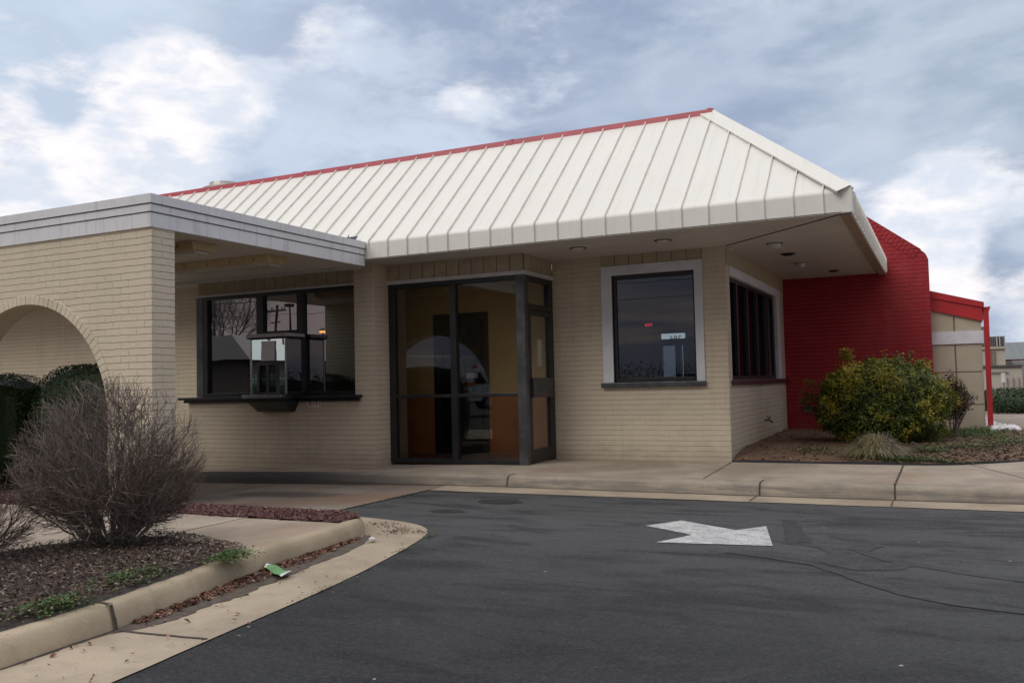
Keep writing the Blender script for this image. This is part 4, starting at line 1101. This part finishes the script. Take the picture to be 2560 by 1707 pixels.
# small things fixed to the walls
m = MB(); m.tube([(xC_, 15.4, .46), (xC_+.07, 15.4, .46), (xC_+.13, 15.4, .42)], .016, 8); m.tube([(xC_+.07, 15.4, .46), (xC_+.07, 15.4, .50)], .008, 6)
m.tube([(xC_+.07, 15.4+.035*math.cos(k*.785), .50+.0*k) if False else (xC_+.07+.035*math.cos(k*.785), 15.4+.035*math.sin(k*.785), .505) for k in range(9)], .007, 5)
m.build('hose_tap', m_sill, B, smooth=True)
m = MB(); m.box(-2.43, -2.28, yR-.035, yR-.001, .49, .61); m.build('outlet_cover', m_sill, B, bev=.008)

# --- rear annex with red rake, white band, downspout
ax0, ax1, ay0, ay1 = -.15, .66, 18.10, 26.0
m = MB()
gx_ = .225; zs = [-.1, .60, 1.19, 1.71]
def rz(x): return 2.34-(x+.15)*(2.34-2.10)/.84
def panel(m, x0, x1, z0, z1a, z1b): m.loft([[(x0, ay0, z0), (x1, ay0, z0), (x1, ay0, z1b), (x0, ay0, z1a)], [(x0, ay0+.1, z0), (x1, ay0+.1, z0), (x1, ay0+.1, z1b), (x0, ay0+.1, z1a)]], True, True)
for x0, x1 in ((ax0, gx_-.012), (gx_+.012, ax1)):
    for z0, z1 in zip(zs, zs[1:]): panel(m, x0, x1, z0+.009, z1-.009, z1-.009)
    panel(m, x0, x1, 1.93, rz(x0)+.1, rz(x1)+.1)
for z0, z1 in zip([-.1, 1.2], [1.19, 2.15]): m.box(ax1-.1, ax1, ay0+.1, ay1, z0, z1)
annex = m.build('annex_wall', m_tanpanel, B, bev=.008)
m = MB(); m.box(ax0, ax1-.012, ay0+.012, ay0+.2, -.1, 2.15); m.build('panel_backing', m_groove, annex)
m = MB(); m.box(ax0, ax1+.035, ay0-.03, ay0-.001, 1.705, 1.935); m.box(ax1+.001, ax1+.035, ay0-.001, ay1, 1.705, 1.935); m.build('white_band', m_bandwhite, annex)
m = MB()
def slant(m, off, zlo0, zhi0, zlo1, zhi1, x1, y0_, y1_):
    m.loft([[(ax0, y0_, zlo0), (x1, y0_, zlo1), (x1+.02*0, y0_, zhi1), (ax0, y0_, zhi0)], [(ax0, y1_, zlo0), (x1, y1_, zlo1), (x1, y1_, zhi1), (ax0, y1_, zhi0)]], True, True)
slant(m, 0, 2.34, 2.565, 2.10, 2.335, ax1+.03, ay0-.05, ay1); a_ = m.build('annex_rake', m_redmetal, annex)
m = MB(); slant(m, 0, 2.568, 2.70, 2.338, 2.44, ax1+.06, ay0-.075, ay1); m.build('rake_cap', m_redmetal, a_)
m = MB(); m.prism([(ax1+.045, 2.35), (ax1+.165, 2.36), (ax1+.13, 2.25), (ax1+.045, 2.25)], 1, ay0-.02, ay1); m.build('roof_gutter', m_redmetal, annex)
m = MB(); m.loft([[(x_, y_, z_) for x_, y_ in ((dx, ay0-.05), (dx+.085, ay0-.05), (dx+.085, ay0+.04), (dx, ay0+.04))] for dx, z_ in ((.705, 2.26), (.70, 1.2), (.695, .25))], True, True)
m.loft([[(.695, ay0-.05, .28), (.78, ay0-.05, .28), (.78, ay0+.04, .28), (.695, ay0+.04, .28)], [(.705, ay0-.06, .19), (.78, ay0-.06, .235), (.78, ay0+.03, .235), (.705, ay0+.03, .19)], [(.86, ay0-.14, .10), (.88, ay0-.14, .19), (.88, ay0-.03, .19), (.86, ay0-.03, .10)]], True, True)
m.build('downspout', m_redmetal, annex)
# roof ventilator
m = MB(); disc(m, 0, 0, 0, .46, .5); 
def cyl(m, cx, cy, z0, z1, r0, r1, n=28): m.loft([[(cx+r0*math.cos(6.2832*k/n), cy+r0*math.sin(6.2832*k/n), z0) for k in range(n)], [(cx+r1*math.cos(6.2832*k/n), cy+r1*math.sin(6.2832*k/n), z1) for k in range(n)]], True, True)
m = MB(); vx, vy = -16.2, 17.0
cyl(m, vx, vy, 5.0, 6.18, .36, .36); cyl(m, vx, vy, 6.18, 6.26, .55, .55); cyl(m, vx, vy, 6.26, 6.31, .55, .40); cyl(m, vx, vy, 6.31, 6.40, .40, .38); cyl(m, vx, vy, 6.40, 6.42, .38, .2)
m.build('roof_vent', plain('galvanised_metal', (.50, .48, .45), .4, .3), B)

# ------------------------------------------------------------------ plants
def grow(m, p, d, L, r0, seg, wander, up, rr, end=.35, n=3):
    pts = [Vector(p)]; d = Vector(d).normalized(); s = L/seg
    for i in range(seg):
        d = (d+Vector((random.gauss(0, wander), random.gauss(0, wander), random.gauss(0, wander)+up))).normalized()
        pts.append(pts[-1]+d*s)
    m.tube(pts, [r0*(1-(1-end)*i/seg) for i in range(seg+1)], n, rr, cap=False); return pts
def barebush(name, loc, hgt, rad, nst, label):
    """stems fan out from one foot to a rounded crown; twigs stay inside that crown"""
    root = empty(name, loc, label, 'bush', 'leafless shrubs in the island bed')
    ms, mt = MB(), MB(); L0 = Vector(loc); zc_, rz = hgt*.52, hgt*.50
    def env(p):
        q = p-L0; return math.sqrt((q.x/rad)**2+(q.y/rad)**2+((q.z-zc_)/rz)**2)
    def twig(p, d, L, r0, seg, lev):
        d = d.normalized(); pts = [p]
        for i in range(seg):
            d = (d+Vector((random.gauss(0, .16), random.gauss(0, .16), random.gauss(0, .16)+.05))).normalized()
            q = pts[-1]+d*L/seg
            if env(q) > random.uniform(.98, 1.12) or q.z < L0.z+.06: break
            pts.append(q)
        if len(pts) < 2: return
        mt.tube(pts, [r0*(1-.6*i/seg) for i in range(len(pts))], 3, random.uniform(.02, 1), cap=False)
        if lev < 2:
            for k in range(1, len(pts)):
                for _ in range(random.choice((1, 2)) if lev == 0 else random.choice((0, 0, 1))):
                    out = (pts[k]-L0-Vector((0, 0, zc_*.5))).normalized()
                    twig(pts[k], (pts[k]-pts[k-1]).normalized()+out*.5+Vector((random.gauss(0, .6), random.gauss(0, .6), random.gauss(.1, .45))), L*random.uniform(.4, .7), r0*.66, 3, lev+1)
    for i in range(nst):
        while True:
            d = Vector((random.gauss(0, 1), random.gauss(0, 1), random.gauss(.25, .8))).normalized()
            if d.z > -.72: break
        T = L0+Vector((d.x*rad, d.y*rad, zc_+d.z*rz))*1.0
        T = L0+(T-L0)*random.uniform(.78, 1.0)
        a = math.atan2(d.y, d.x)+random.gauss(0, .3); bs = L0+Vector((math.cos(a), math.sin(a), 0))*random.uniform(0, .17)
        c1 = bs+Vector((math.cos(a)*rad*.24, math.sin(a)*rad*.24, hgt*(.18+.18*max(0, d.z+.5)))); j = Vector((random.gauss(0, .05), random.gauss(0, .05), random.gauss(0, .04)))
        N_ = 9; pts = []
        for k in range(N_+1):
            t = k/N_; pts.append(bs*(1-t)**2+(c1+j)*2*t*(1-t)+T*t*t+Vector((random.gauss(0, .010), random.gauss(0, .010), random.gauss(0, .008)))*(k > 0))
        r0 = random.uniform(.005, .012)
        ms.tube(pts, [r0*(1-.72*k/N_) for k in range(N_+1)], 4, random.uniform(.05, 1), cap=False)
        for k in range(2, N_+1):
            for _ in range(random.choice((1, 2)) if k < 6 else 2):
                t_ = (pts[k]-pts[k-1]).normalized()
                twig(pts[k], t_+Vector((random.gauss(0, .6), random.gauss(0, .6), random.gauss(.1, .45))), random.uniform(.16, .34)*hgt, .0030, 4, 0)
    ms.build('stems', m_stem, root, fix=False); mt.build('twigs', m_twig, root, fix=False)
    return root
barebush('bare_shrub', (-5.76, 4.82, -.02), 1.27, .67, 78, 'whole leafless rounded shrub in front of the arched pier')
barebush('bare_shrub', (-6.30, 3.98, -.02), .72, .55, 42, 'leafless shrub cut by the left edge of the photo')

def leafbush(name, loc, root_label, cat, fn, nl, mat, size, core=None, corefac=.8, stems=True, group=None, part='foliage', colorf=None):
    root = empty(name, loc, root_label, cat, group); L0 = Vector(loc); m = MB()
    for _ in range(nl):
        d, rr, p = fn()
        p = L0+p
        L = random.uniform(*size); nrm = (d+Vector((random.gauss(0, .6), random.gauss(0, .6), random.gauss(.2, .5)))).normalized()
        t = nrm.orthogonal().normalized(); t = (Matrix.Rotation(random.uniform(0, 6.28), 3, nrm) @ t); b_ = nrm.cross(t)
        c = colorf(p-L0, rr) if colorf else random.uniform(.01, 1)
        m.face([p-t*L*.5, p+b_*L*.28+nrm*L*.08, p+t*L*.5, p-b_*L*.28+nrm*L*.08], max(.01, min(1, c)))
    m.build(part, mat, root, fix=False)
    if stems:
        s_ = MB()
        for _ in range(26):
            a = random.uniform(0, 6.28); grow(s_, L0+Vector((math.cos(a)*.1, math.sin(a)*.1, 0)), (math.cos(a)*.7, math.sin(a)*.7, .9), 1.0, .012, 6, .1, .03, random.uniform(.05, 1))
        s_.build('branches', m_stem, root, fix=False)
    return root
def ell(ax, ay, az, zc_, lump=.16, ls=2.2, flat=.5, depth=.25, seed=0, squash=1):
    def fn():
        while True:
            d = Vector((random.gauss(0, 1), random.gauss(0, 1), random.gauss(0, 1))).normalized()
            # superellipsoid
            k = 1/(abs(d.x)**squash+abs(d.y)**squash+abs(d.z)**squash)**(1/squash)
            n_ = noise.noise(Vector((d.x*ls+seed, d.y*ls, d.z*ls)))*lump+noise.noise(Vector((d.x*6+seed, d.y*6, d.z*6)))*lump*.6
            hole = noise.noise(Vector((d.x*9+seed, d.y*9, d.z*9+4)))
            r = (1+n_)*(1-abs(random.gauss(0, depth))*(1.0 if hole > -.1 else 1.9))
            if r < .2: continue
            p = Vector((d.x*k*ax*r, d.y*k*ay*r, zc_+d.z*k*az*r))
            if p.z < .02: continue
            return d, r, p
    return fn
# gold-and-green shrub: sprigs standing out of a loose body
_eb = ell(1.0, .80, .70, .66, .20, 2.0, depth=.12, squash=2.5, seed=3)
_sprigs = []
for _ in range(420):
    d, r, p = _eb()
    if r > .85: _sprigs.append((d, p*random.uniform(.96, 1.06) if p.z > .2 else p))
_sprigs += [(Vector((-.3, -.2, 1)).normalized(), Vector((-.42+random.gauss(0, .05), -.25, 1.38+random.uniform(-.05, .12)))) for _ in range(8)]
_sprigs += [(Vector((-1, -.2, .2)).normalized(), Vector((-1.05+random.gauss(0, .04), -.25, .80+random.gauss(0, .10)))) for _ in range(10)]
def shrubfn():
    if random.random() < .68:
        d, r, p = _eb(); return (d, r, p*.985) if p.z > .1 else (d, r, p)
    d, p = random.choice(_sprigs); dd = (d+Vector((0, 0, .5))).normalized(); t = random.uniform(-.12, .06)
    q = p+dd*t+Vector((random.gauss(0, .028), random.gauss(0, .028), random.gauss(0, .028)))
    if q.z < .02: q.z = .03
    return d, 1.0+t, q
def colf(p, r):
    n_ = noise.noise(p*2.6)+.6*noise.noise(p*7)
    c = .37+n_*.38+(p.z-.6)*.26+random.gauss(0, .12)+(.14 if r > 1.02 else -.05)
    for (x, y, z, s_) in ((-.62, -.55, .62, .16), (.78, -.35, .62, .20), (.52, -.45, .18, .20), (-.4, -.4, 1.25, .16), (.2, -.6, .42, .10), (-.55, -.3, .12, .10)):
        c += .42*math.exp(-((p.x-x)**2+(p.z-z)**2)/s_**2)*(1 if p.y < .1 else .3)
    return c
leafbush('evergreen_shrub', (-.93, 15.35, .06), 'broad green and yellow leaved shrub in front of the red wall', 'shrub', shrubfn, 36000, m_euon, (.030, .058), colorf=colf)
def colf2(p, r): return .35+noise.noise(p*5)*.8+random.gauss(0, .2)
leafbush('brown_shrub', (.12, 16.3, .1), 'thin brown leaved shrub behind the right side of the yellow green shrub', 'shrub', ell(.42, .40, .50, .66, .25, 2.2, depth=.28, seed=9), 4200, m_brown, (.03, .06), colorf=colf2, stems=False)
m = MB()
for _ in range(14):
    a = random.uniform(0, 6.28); grow(m, Vector((.12, 16.3, .1)), (math.cos(a)*.35, math.sin(a)*.35, 1), .85, .010, 6, .08, .03, random.uniform(.05, 1))
m.build('branches', m_stem, [o for o in col.objects if o.name == 'brown_shrub'][0], fix=False)
# hedges under the canopy
leafbush('clipped_hedge', (-9.58, 7.85, -.15), 'tall rounded dark green hedge seen through the arch beside the pier', 'hedge', ell(1.02, .42, .86, .84, .03, 2, depth=.05, squash=3.4, seed=1), 26000, m_hedge, (.02, .04), group='clipped hedges under the canopy')
leafbush('clipped_hedge', (-11.95, 7.9, -.15), 'flat topped dark green hedge at the left edge seen through the arch', 'hedge', ell(1.15, .42, .78, .83, .03, 2, depth=.05, squash=4.5, seed=5), 26000, m_hedge, (.02, .04), group='clipped hedges under the canopy')
for (cx, ax_, az_, zc_, sq, root_) in ((-9.58, 1.02, .86, .84, 3.4, 'clipped_hedge'), (-11.95, 1.15, .78, .83, 4.5, 'clipped_hedge.001')):
    m = MB(); rings = []
    for i in range(1, 18):
        ph = math.pi*i/18-math.pi/2; rg = []
        for k in range(36):
            th = 6.2832*k/36; d = Vector((math.cos(th)*math.cos(ph), math.sin(th)*math.cos(ph), math.sin(ph)))
            kk = 1/(abs(d.x)**sq+abs(d.y)**sq+abs(d.z)**sq)**(1/sq)*.93
            rg.append((cx+d.x*kk*ax_, 7.86+d.y*kk*.42, -.15+zc_+d.z*kk*az_))
        rings.append(rg)
    m.loft(rings, True, True, .2); m.build('inner_growth', m_hedge, bpy.data.objects[root_], fix=False)
m = MB(); m.box(-13.4, -8.6, 7.10, 8.36, -.5, -.05); struct(m.build('hedge_bed', m_redm))
# ornamental grass clump
m = MB(); rings = []
for i in range(1, 14):
    ph = math.pi*i/14-math.pi/2; rg = []
    for k in range(28):
        th = 6.2832*k/28; d = Vector((math.cos(th)*math.cos(ph), math.sin(th)*math.cos(ph), math.sin(ph)))
        kk = .70/(abs(d.x)**2.5+abs(d.y)**2.5+abs(d.z)**2.5)**.4*(1+.25*noise.noise(d*2.5))
        rg.append((-.93+d.x*kk*1.0, 15.35+d.y*kk*.8, max(.1, .72+d.z*kk*.70)))
    rings.append(rg)
m.loft(rings, True, True, .15); m.build('inner_growth', m_hedge, bpy.data.objects['evergreen_shrub'], fix=False)
root = empty('grass_clump', (-.86, 13.02, .02), 'dry arching ornamental grass clump at the front edge of the bed', 'ornamental grass'); m = MB()
for _ in range(2100):
    a = random.uniform(0, 6.28); lean = random.random()**.55; c0 = Vector((-.86, 13.10, .03))
    p = c0+Vector((math.cos(a), math.sin(a)*.7, 0))*random.uniform(0, .14)
    wd = random.uniform(.003, .006); H1 = .40*(1-.55*lean)*random.uniform(.75, 1.1); out = (.08+.36*lean)*random.uniform(.8, 1.1); droop = .30*lean
    dirv = Vector((math.cos(a), math.sin(a)*.7, 0)); sd_ = Vector((-math.sin(a), math.cos(a), 0)); c = random.uniform(.01, 1)*.75+.25*(1 if math.cos(a)*random.random() > .1 else .2)
    P_ = []
    for t in (0, .25, .5, .75, 1):
        q = p+dirv*out*t; q.z = max(.02, p.z+H1*math.sin(min(1, t*1.15)*1.57)-droop*max(0, t-.45)**1.3); P_.append(q)
    for i in range(4):
        w0, w1 = wd*(1-.8*i/4), wd*(1-.8*(i+1)/4)
        m.face([P_[i]-sd_*w0, P_[i]+sd_*w0, P_[i+1]+sd_*w1, P_[i+1]-sd_*w1], min(1, max(.01, c)))
m.build('blades', m_dry, root, fix=False)

# ------------------------------------------------------------------ litter
root = empty('green_wrapper', (-4.48, 5.22, -.15), 'flattened green wrapper lying on dead leaves in the gutter', 'litter')
a, b_, c, d = [Vector((*onz(x/2.0452, 1150+y/2.0452, -.135), -.128)) for x, y in ((1350, 552), (1380, 532), (1492, 575), (1438, 602))]
rows = []
for i in range(11):
    t = i/10; p, q = a+(d-a)*t, b_+(c-b_)*t
    rows.append([p+(q-p)*j/5+Vector((0, 0, .006*math.sin(t*9+j)+.012*math.sin(math.pi*j/5))) for j in range(6)])
m = MB(); m.loft(rows[1:-1], closed=False); m.build('film', m_green, root, fix=False, smooth=True)
for n_, rr in (('torn_end', rows[:2]), ('torn_end', rows[-2:])):
    m = MB(); m.loft([[p+Vector((0, 0, .001)) for p in r_] for r_ in rr], closed=False); m.build(n_, m_litter, root, fix=False)
m = MB(); x, y = onz(930, 1349, -.14); 
rings = []
for i in range(7):
    t = math.pi*i/6; rings.append([(x+.035*math.sin(t)*math.cos(k*.7)*random.uniform(.7, 1.2), y+.03*math.sin(t)*math.sin(k*.7)*random.uniform(.7, 1.2), -.135-.02*math.cos(t)) for k in range(9)])
m.loft(rings, True, False); tag(m.build('paper_scrap', m_litter, fix=False), 'crumpled white paper scrap at the rounded nose of the island kerb', 'litter')
# white stones by the downspout
m = MB()
for _ in range(900):
    y = 17.45+7*random.random()**1.6; x = .74+random.random()*max(.12, .42-.035*(y-17.5))
    s = random.uniform(.025, .06); z = (.06 if y > 18.9 else yard_z(min(x, 1.2), y)+.03)+random.uniform(-.01, .03)
    rings = []
    for i in range(5):
        t = math.pi*i/4; rings.append([(x+s*math.sin(t)*math.cos(k*1.05)*random.uniform(.7, 1.3), y+s*math.sin(t)*math.sin(k*1.05)*random.uniform(.7, 1.3), z-s*.6*math.cos(t)) for k in range(6)])
    m.loft(rings, True, False, random.random()+.01)
tag(m.build('white_stones', m_stone, fix=False), kind='stuff')

# ------------------------------------------------------------------ background right
m = MB(); m.box(.70, 30, 18.9, 30, -.05, .03); m.box(1.27, 30, 14.2, 18.9, -.05, .028); struct(m.build('driveway', m_walk))
for (x, y, rx, h, lab) in ((2.1, 28.6, 1.15, .42, 'near low spreading juniper beside the driveway'), (1.9, 31.0, 1.1, .58, 'far taller juniper behind the first one')):
    leafbush('juniper', (x, y, .02), lab, 'shrub', ell(rx, .9, h*.62, h*.55, .12, 2, depth=.2, squash=2.6, seed=x), 5000, m_juniper, (.05, .1), stems=False, group='low junipers beyond the driveway')
m = MB(); m.box(-2, 60, 30, 34, -.1, .02); struct(m.build('verge', m_yard))
m_far = plain('beige_stucco', (.50, .45, .38), .8, var=.06, scale=.5)
m_fargrey = plain('grey_louvre_metal', (.17, .155, .15), .6, var=.1, scale=1)
m_farroof = stripes('green_grey_metal_roof', (.15, .16, .155), 0, .45, .5)
fb_ = empty('warehouse', (3, 46, -.2), 'beige warehouse with screened rooftop plant beyond the junipers', 'building')
m = MB(); m.box(-4, 3.15, 45, 58, -.5, 1.40); m.build('lower_wall', m_far, fb_)
m = MB(); m.box(-4, 3.19, 44.9, 58, 1.41, 1.50); m.build('parapet', plain('brown_flashing', (.10, .085, .075), .6), fb_)
m = MB(); m.box(-4, 2.62, 46.5, 58, 1.50, 2.25); m.build('upper_wall', m_far, fb_)
m = MB(); m.box(-4, 2.66, 46.4, 58, 2.26, 2.36); m.build('upper_trim', m_far, fb_)
m = MB()
for k in range(40):
    m.box(.0+.07*k-.2, .0+.07*k-.155, 46.45, 46.6, 2.37, 2.84)
m.box(-4, 2.62, 46.6, 56, 2.37, 2.82); m.box(-4, 2.02, 46.9, 56, 2.82, 3.33); m.build('plant_screen', m_fargrey, fb_)
for x in (2.28, 2.40, 2.60): m = MB(); m.box(x, x+.04, 46.38, 46.44, 2.37, 2.86); m.build('screen_post', m_trimgrey, fb_)
for x in (2.55, 2.78, 3.0): m = MB(); m.box(x, x+.02, 44.88, 44.96, .3, .95); m.build('downpipe', m_groove, fb_)
m = MB(); m.box(1.9, 2.62, 44.9, 44.96, 1.17, 1.20); m.build('pipe', m_groove, fb_)
for x in (2.05, 2.18): m = MB(); m.tube([(x, 46.4, 1.5), (x, 46.4, 2.2)], .03, 6); m.build('pipe', m_groove, fb_)
sb = empty('red_brick_store', (6, 60, -.2), 'distant red brick store with green grey metal roof at the right edge', 'building')
m = MB(); m.box(3.3, 18, 60, 75, -.5, 1.96); m.build('wall', plain('far_red_brick', (.42, .13, .085), .8), sb)
m = MB(); m.loft([[(3.2, 59.8, 1.98), (18, 59.8, 1.98), (18, 59.8, 2.02), (3.2, 59.8, 2.02)], [(3.2, 64, 3.0), (18, 64, 3.0), (18, 64, 3.05), (3.2, 64, 3.05)], [(3.2, 70, 3.0), (18, 70, 3.0), (18, 70, 3.05), (3.2, 70, 3.05)]], True, True); m.build('roof', m_farroof, sb)
m = MB(); m.box(3.1, 9, 50, 56, -.5, 1.75); tag(m.build('grey_shed', plain('grey_block', (.33, .34, .34), .8)), 'plain grey block shed between the warehouse and the brick store', 'building')
sg = empty('parking_sign', (2.25, 40, -.1), 'small white sign on a thin post by the beige warehouse', 'sign')
m = MB(); m.tube([(2.2, 40, -.1), (2.14, 40, 1.1)], .02, 6); m.build('post', m_groove, sg); m = MB(); m.box(2.07, 2.21, 39.95, 39.97, .78, 1.15); m.build('sign_panel', m_litter, sg)

# ------------------------------------------------------------------ across the car park, seen in the glass
def mirY(Y): return 22.84-Y
def tree(loc, h, spread, label, group=None, s=0):
    random.seed(50+s); r = empty('bare_tree', loc, label, 'tree', group); L0 = Vector(loc)
    t_, c_ = MB(), MB()
    pts = grow(t_, L0, (0, 0, 1), h*.40, h*.017, 6, .03, .05, .4, .7, 8)
    def rec(p, d, L, rr, lev):
        q = grow(c_, p, d, L, rr, 5, .13, .06, random.uniform(.1, 1), .5, 4 if lev < 2 else 3)
        if lev >= 4: return
        for k in range(5 if lev < 3 else 4):
            i = random.choice((2, 3, 4, 5)); dd = (q[i]-q[i-1]).normalized()+Vector((random.gauss(0, .6), random.gauss(0, .6), random.gauss(.25, .35)))
            rec(q[i], dd, L*random.uniform(.5, .75), rr*.5, lev+1)
    for k in range(8):
        a = 6.28*k/8+random.uniform(-.3, .3); rec(pts[random.choice((4, 5, 6))], (math.cos(a)*spread, math.sin(a)*spread, 1.), h*.30, h*.0065, 0)
    t_.build('trunk', m_bark, r, fix=False); c_.build('crown', m_stem, r, fix=False)
tree((-58, mirY(60), -.4), 13, .55, 'large leafless tree across the car park, reflected in the drive-through window', s=1)
tree((-50, mirY(72), -.4), 9, .6, 'smaller leafless tree reflected beside the large one', s=2)
random.seed(99)
p = empty('utility_pole', (-51.6, mirY(60), -.4), 'wooden utility pole with crossarms reflected in the drive-through window', 'utility pole')
m = MB(); m.tube([(-51.6, mirY(60), -.4), (-51.5, mirY(60), 8.4)], [.16, .11], 10); m.build('pole', m_bark, p)
m = MB(); m.box(-52.7, -50.5, mirY(60)-.06, mirY(60)+.06, 7.85, 7.98); m.build('crossarm', m_bark, p)
m = MB(); m.box(-52.1, -51.1, mirY(60)-.06, mirY(60)+.06, 6.9, 7.0); m.build('crossarm', m_bark, p)
for x in (-52.5, -52.0, -51.0, -50.7): m = MB(); m.tube([(x, mirY(60), 7.98), (x, mirY(60), 8.18)], .05, 6); m.build('insulator', m_black, p)
m = MB()
for x, z in ((-52.5, 8.15), (-50.7, 8.15), (-51.6, 7.0)): m.tube([(x-40+2*k*2, mirY(60)+.2*k, z+.006*(k-20)**2-.2) for k in range(0, 60, 3)], .02, 4)
m.build('wires', m_black, p)
def lamp(x, h, lit, label):
    y = mirY(60); r = empty('street_lamp', (x, y, -.4), label, 'street lamp', 'car park lamps')
    m = MB(); m.tube([(x, y, -.4), (x, y, h)], [.10, .07], 8); m.build('pole', m_bronze, r)
    m = MB(); m.box(x-.5, x+.3, y-.25, y+.25, h, h+.22) if not lit else cyl(m, x, y, h+.25, h+.0, .15, .45, 16); o = m.build('lamp_head', m_bronze, r)
    m = MB(); (m.box(x-.4, x+.2, y-.2, y+.2, h-.03, h-.002) if not lit else cyl(m, x, y, h-.16, h-.01, .22, .36, 16)); m.build('lamp_lens', emit('sodium_light', (1, .42, .12), 4.5) if lit else m_trimgrey, r)
lamp(-50.0, 8.2, False, 'unlit shoebox street lamp beside the reflected utility pole'); lamp(-46.5, 5.9, True, 'street lamp glowing orange above the reflected scrub')
nb_ = empty('pavilion', (-31, -10, -.4), 'low tan building with a brown metal hip roof reflected in the drive-through window', 'building')
m = MB(); m.box(-37, -28.0, -14, -7.8, -.6, 2.55); m.build('wall', plain('pavilion_wall', (.14, .105, .08), .8), nb_)
m = MB(); m.loft([[(-38, -15, 2.5), (-27.2, -15, 2.5), (-27.2, -7.1, 2.5), (-38, -7.1, 2.5)], [(-36, -12, 3.8), (-30.6, -12, 3.8), (-30.6, -9.6, 3.8), (-36, -9.6, 3.8)]], True, True)
m.build('roof', stripes('brown_seamed_roof', (.05, .039, .034), 0, 1.0, .7), nb_)
van = empty('ambulance_van', (-23.0, -17.6, -.17), 'white high-roofed van with orange stripe parked across the lot, reflected in the entrance glass', 'van')
def vb(name, mat, fn, bev=.04, par=None):
    m = MB(); fn(m); o = _b(m, name, mat, None, bev=bev); o.parent = par or van; return o
m_vwhite = plain('van_white_paint', (.70, .70, .70), .3, var=.04); m_tyre = plain('tyre_rubber', (.02, .02, .02), .8); m_vor = plain('van_orange_stripe', (.65, .17, .04), .4)
body = vb('body', m_vwhite, lambda m: m.box(-3.6, .6, -1.1, 1.1, .45, 2.85))
vb('stripe', m_vor, lambda m: m.box(-3.62, .62, -1.112, 1.112, 1.25, 1.45), .01, body)
vb('cab', m_vwhite, lambda m: m.prism([(.6, .45), (2.35, .45), (2.40, 1.15), (1.55, 1.35), (.95, 2.15), (.6, 2.2)], 1, -1.0, 1.0))
vb('windscreen', m_glass1, lambda m: m.loft([[(1.545, -.9, 1.40), (1.545, .9, 1.40), (1.0, .9, 2.10), (1.0, -.9, 2.10)], [(1.575, -.9, 1.40), (1.575, .9, 1.40), (1.03, .9, 2.12), (1.03, -.9, 2.12)]], True, True), 0)
for sy_ in (-1, 1):
    vb('side_window', m_black, lambda m: m.prism([(.68, 1.35), (1.4, 1.35), (.98, 1.98), (.68, 2.0)], 1, sy_*1.0-.012, sy_*1.0+.012), .01)
    vb('side_window', m_black, lambda m: m.box(-1.4, -.5, sy_*1.1-.013, sy_*1.1+.013, 1.6, 2.2), .01)
    for wx_ in (-2.6, 1.45):
        def whl(m, wx_=wx_, sy_=sy_):
            m.loft([[(wx_+.40*math.cos(6.2832*k/20), yy, .40+.40*math.sin(6.2832*k/20)) for k in range(20)] for yy in (sy_*1.0-.12, sy_*1.0+.13)], True, True)
        wo_ = vb('wheel', m_tyre, whl, .03)
        def rim(m, wx_=wx_, sy_=sy_): m.loft([[(wx_+.22*math.cos(6.2832*k/16), yy, .40+.22*math.sin(6.2832*k/16)) for k in range(16)] for yy in (sy_*1.0+sy_*.10, sy_*1.0+sy_*.145)], True, True)
        vb('rim', m_steel, rim, .01, wo_)
    vb('headlight', m_trimgrey, lambda m: m.box(2.37, 2.42, sy_*.75-.15, sy_*.75+.15, .8, 1.02), .02)
vb('light_bar', m_mark, lambda m: m.box(.62, .9, -.7, .7, 2.21, 2.36), .03)
vb('bumper', m_fline, lambda m: m.box(2.33, 2.48, -1.0, 1.0, .35, .6), .03)
van.rotation_euler = (0, 0, R(-38))
# scrub line closing the view behind the photographer
m = MB()
for _ in range(60000):
    a = random.uniform(R(150), R(395)); rr = random.uniform(58, 66); x, y = math.cos(a)*rr, math.sin(a)*rr
    h = 2.6+1.6*noise.noise(Vector((x*.12, y*.12, 0)))+.8*noise.noise(Vector((x*.5, y*.5, 0))); z = -.4+(.55+.55*random.random())*h
    L = random.uniform(.06, .20); t = Vector((random.gauss(0, 1), random.gauss(0, 1), random.gauss(.4, .8))).normalized()*L; b_ = t.orthogonal().normalized()*L*.4; c = Vector((x, y, z))
    m.face([c-t*.5, c+b_, c+t*.5, c-b_], random.uniform(.01, 1))
for k in range(420):
    a = R(145)+R(255)*k/420; a2 = R(145)+R(255)*(k+1)/420
    def hh(a): x, y = math.cos(a)*64, math.sin(a)*64; return -.4+.82*(2.6+1.6*noise.noise(Vector((x*.12, y*.12, 0)))+.8*noise.noise(Vector((x*.5, y*.5, 0))))
    m.face([(math.cos(a)*66, math.sin(a)*66, -1), (math.cos(a2)*66, math.sin(a2)*66, -1), (math.cos(a2)*67, math.sin(a2)*67, hh(a2)), (math.cos(a)*67, math.sin(a)*67, hh(a))], .2)
tag(m.build('far_scrub', m_treeline, fix=False), kind='stuff')
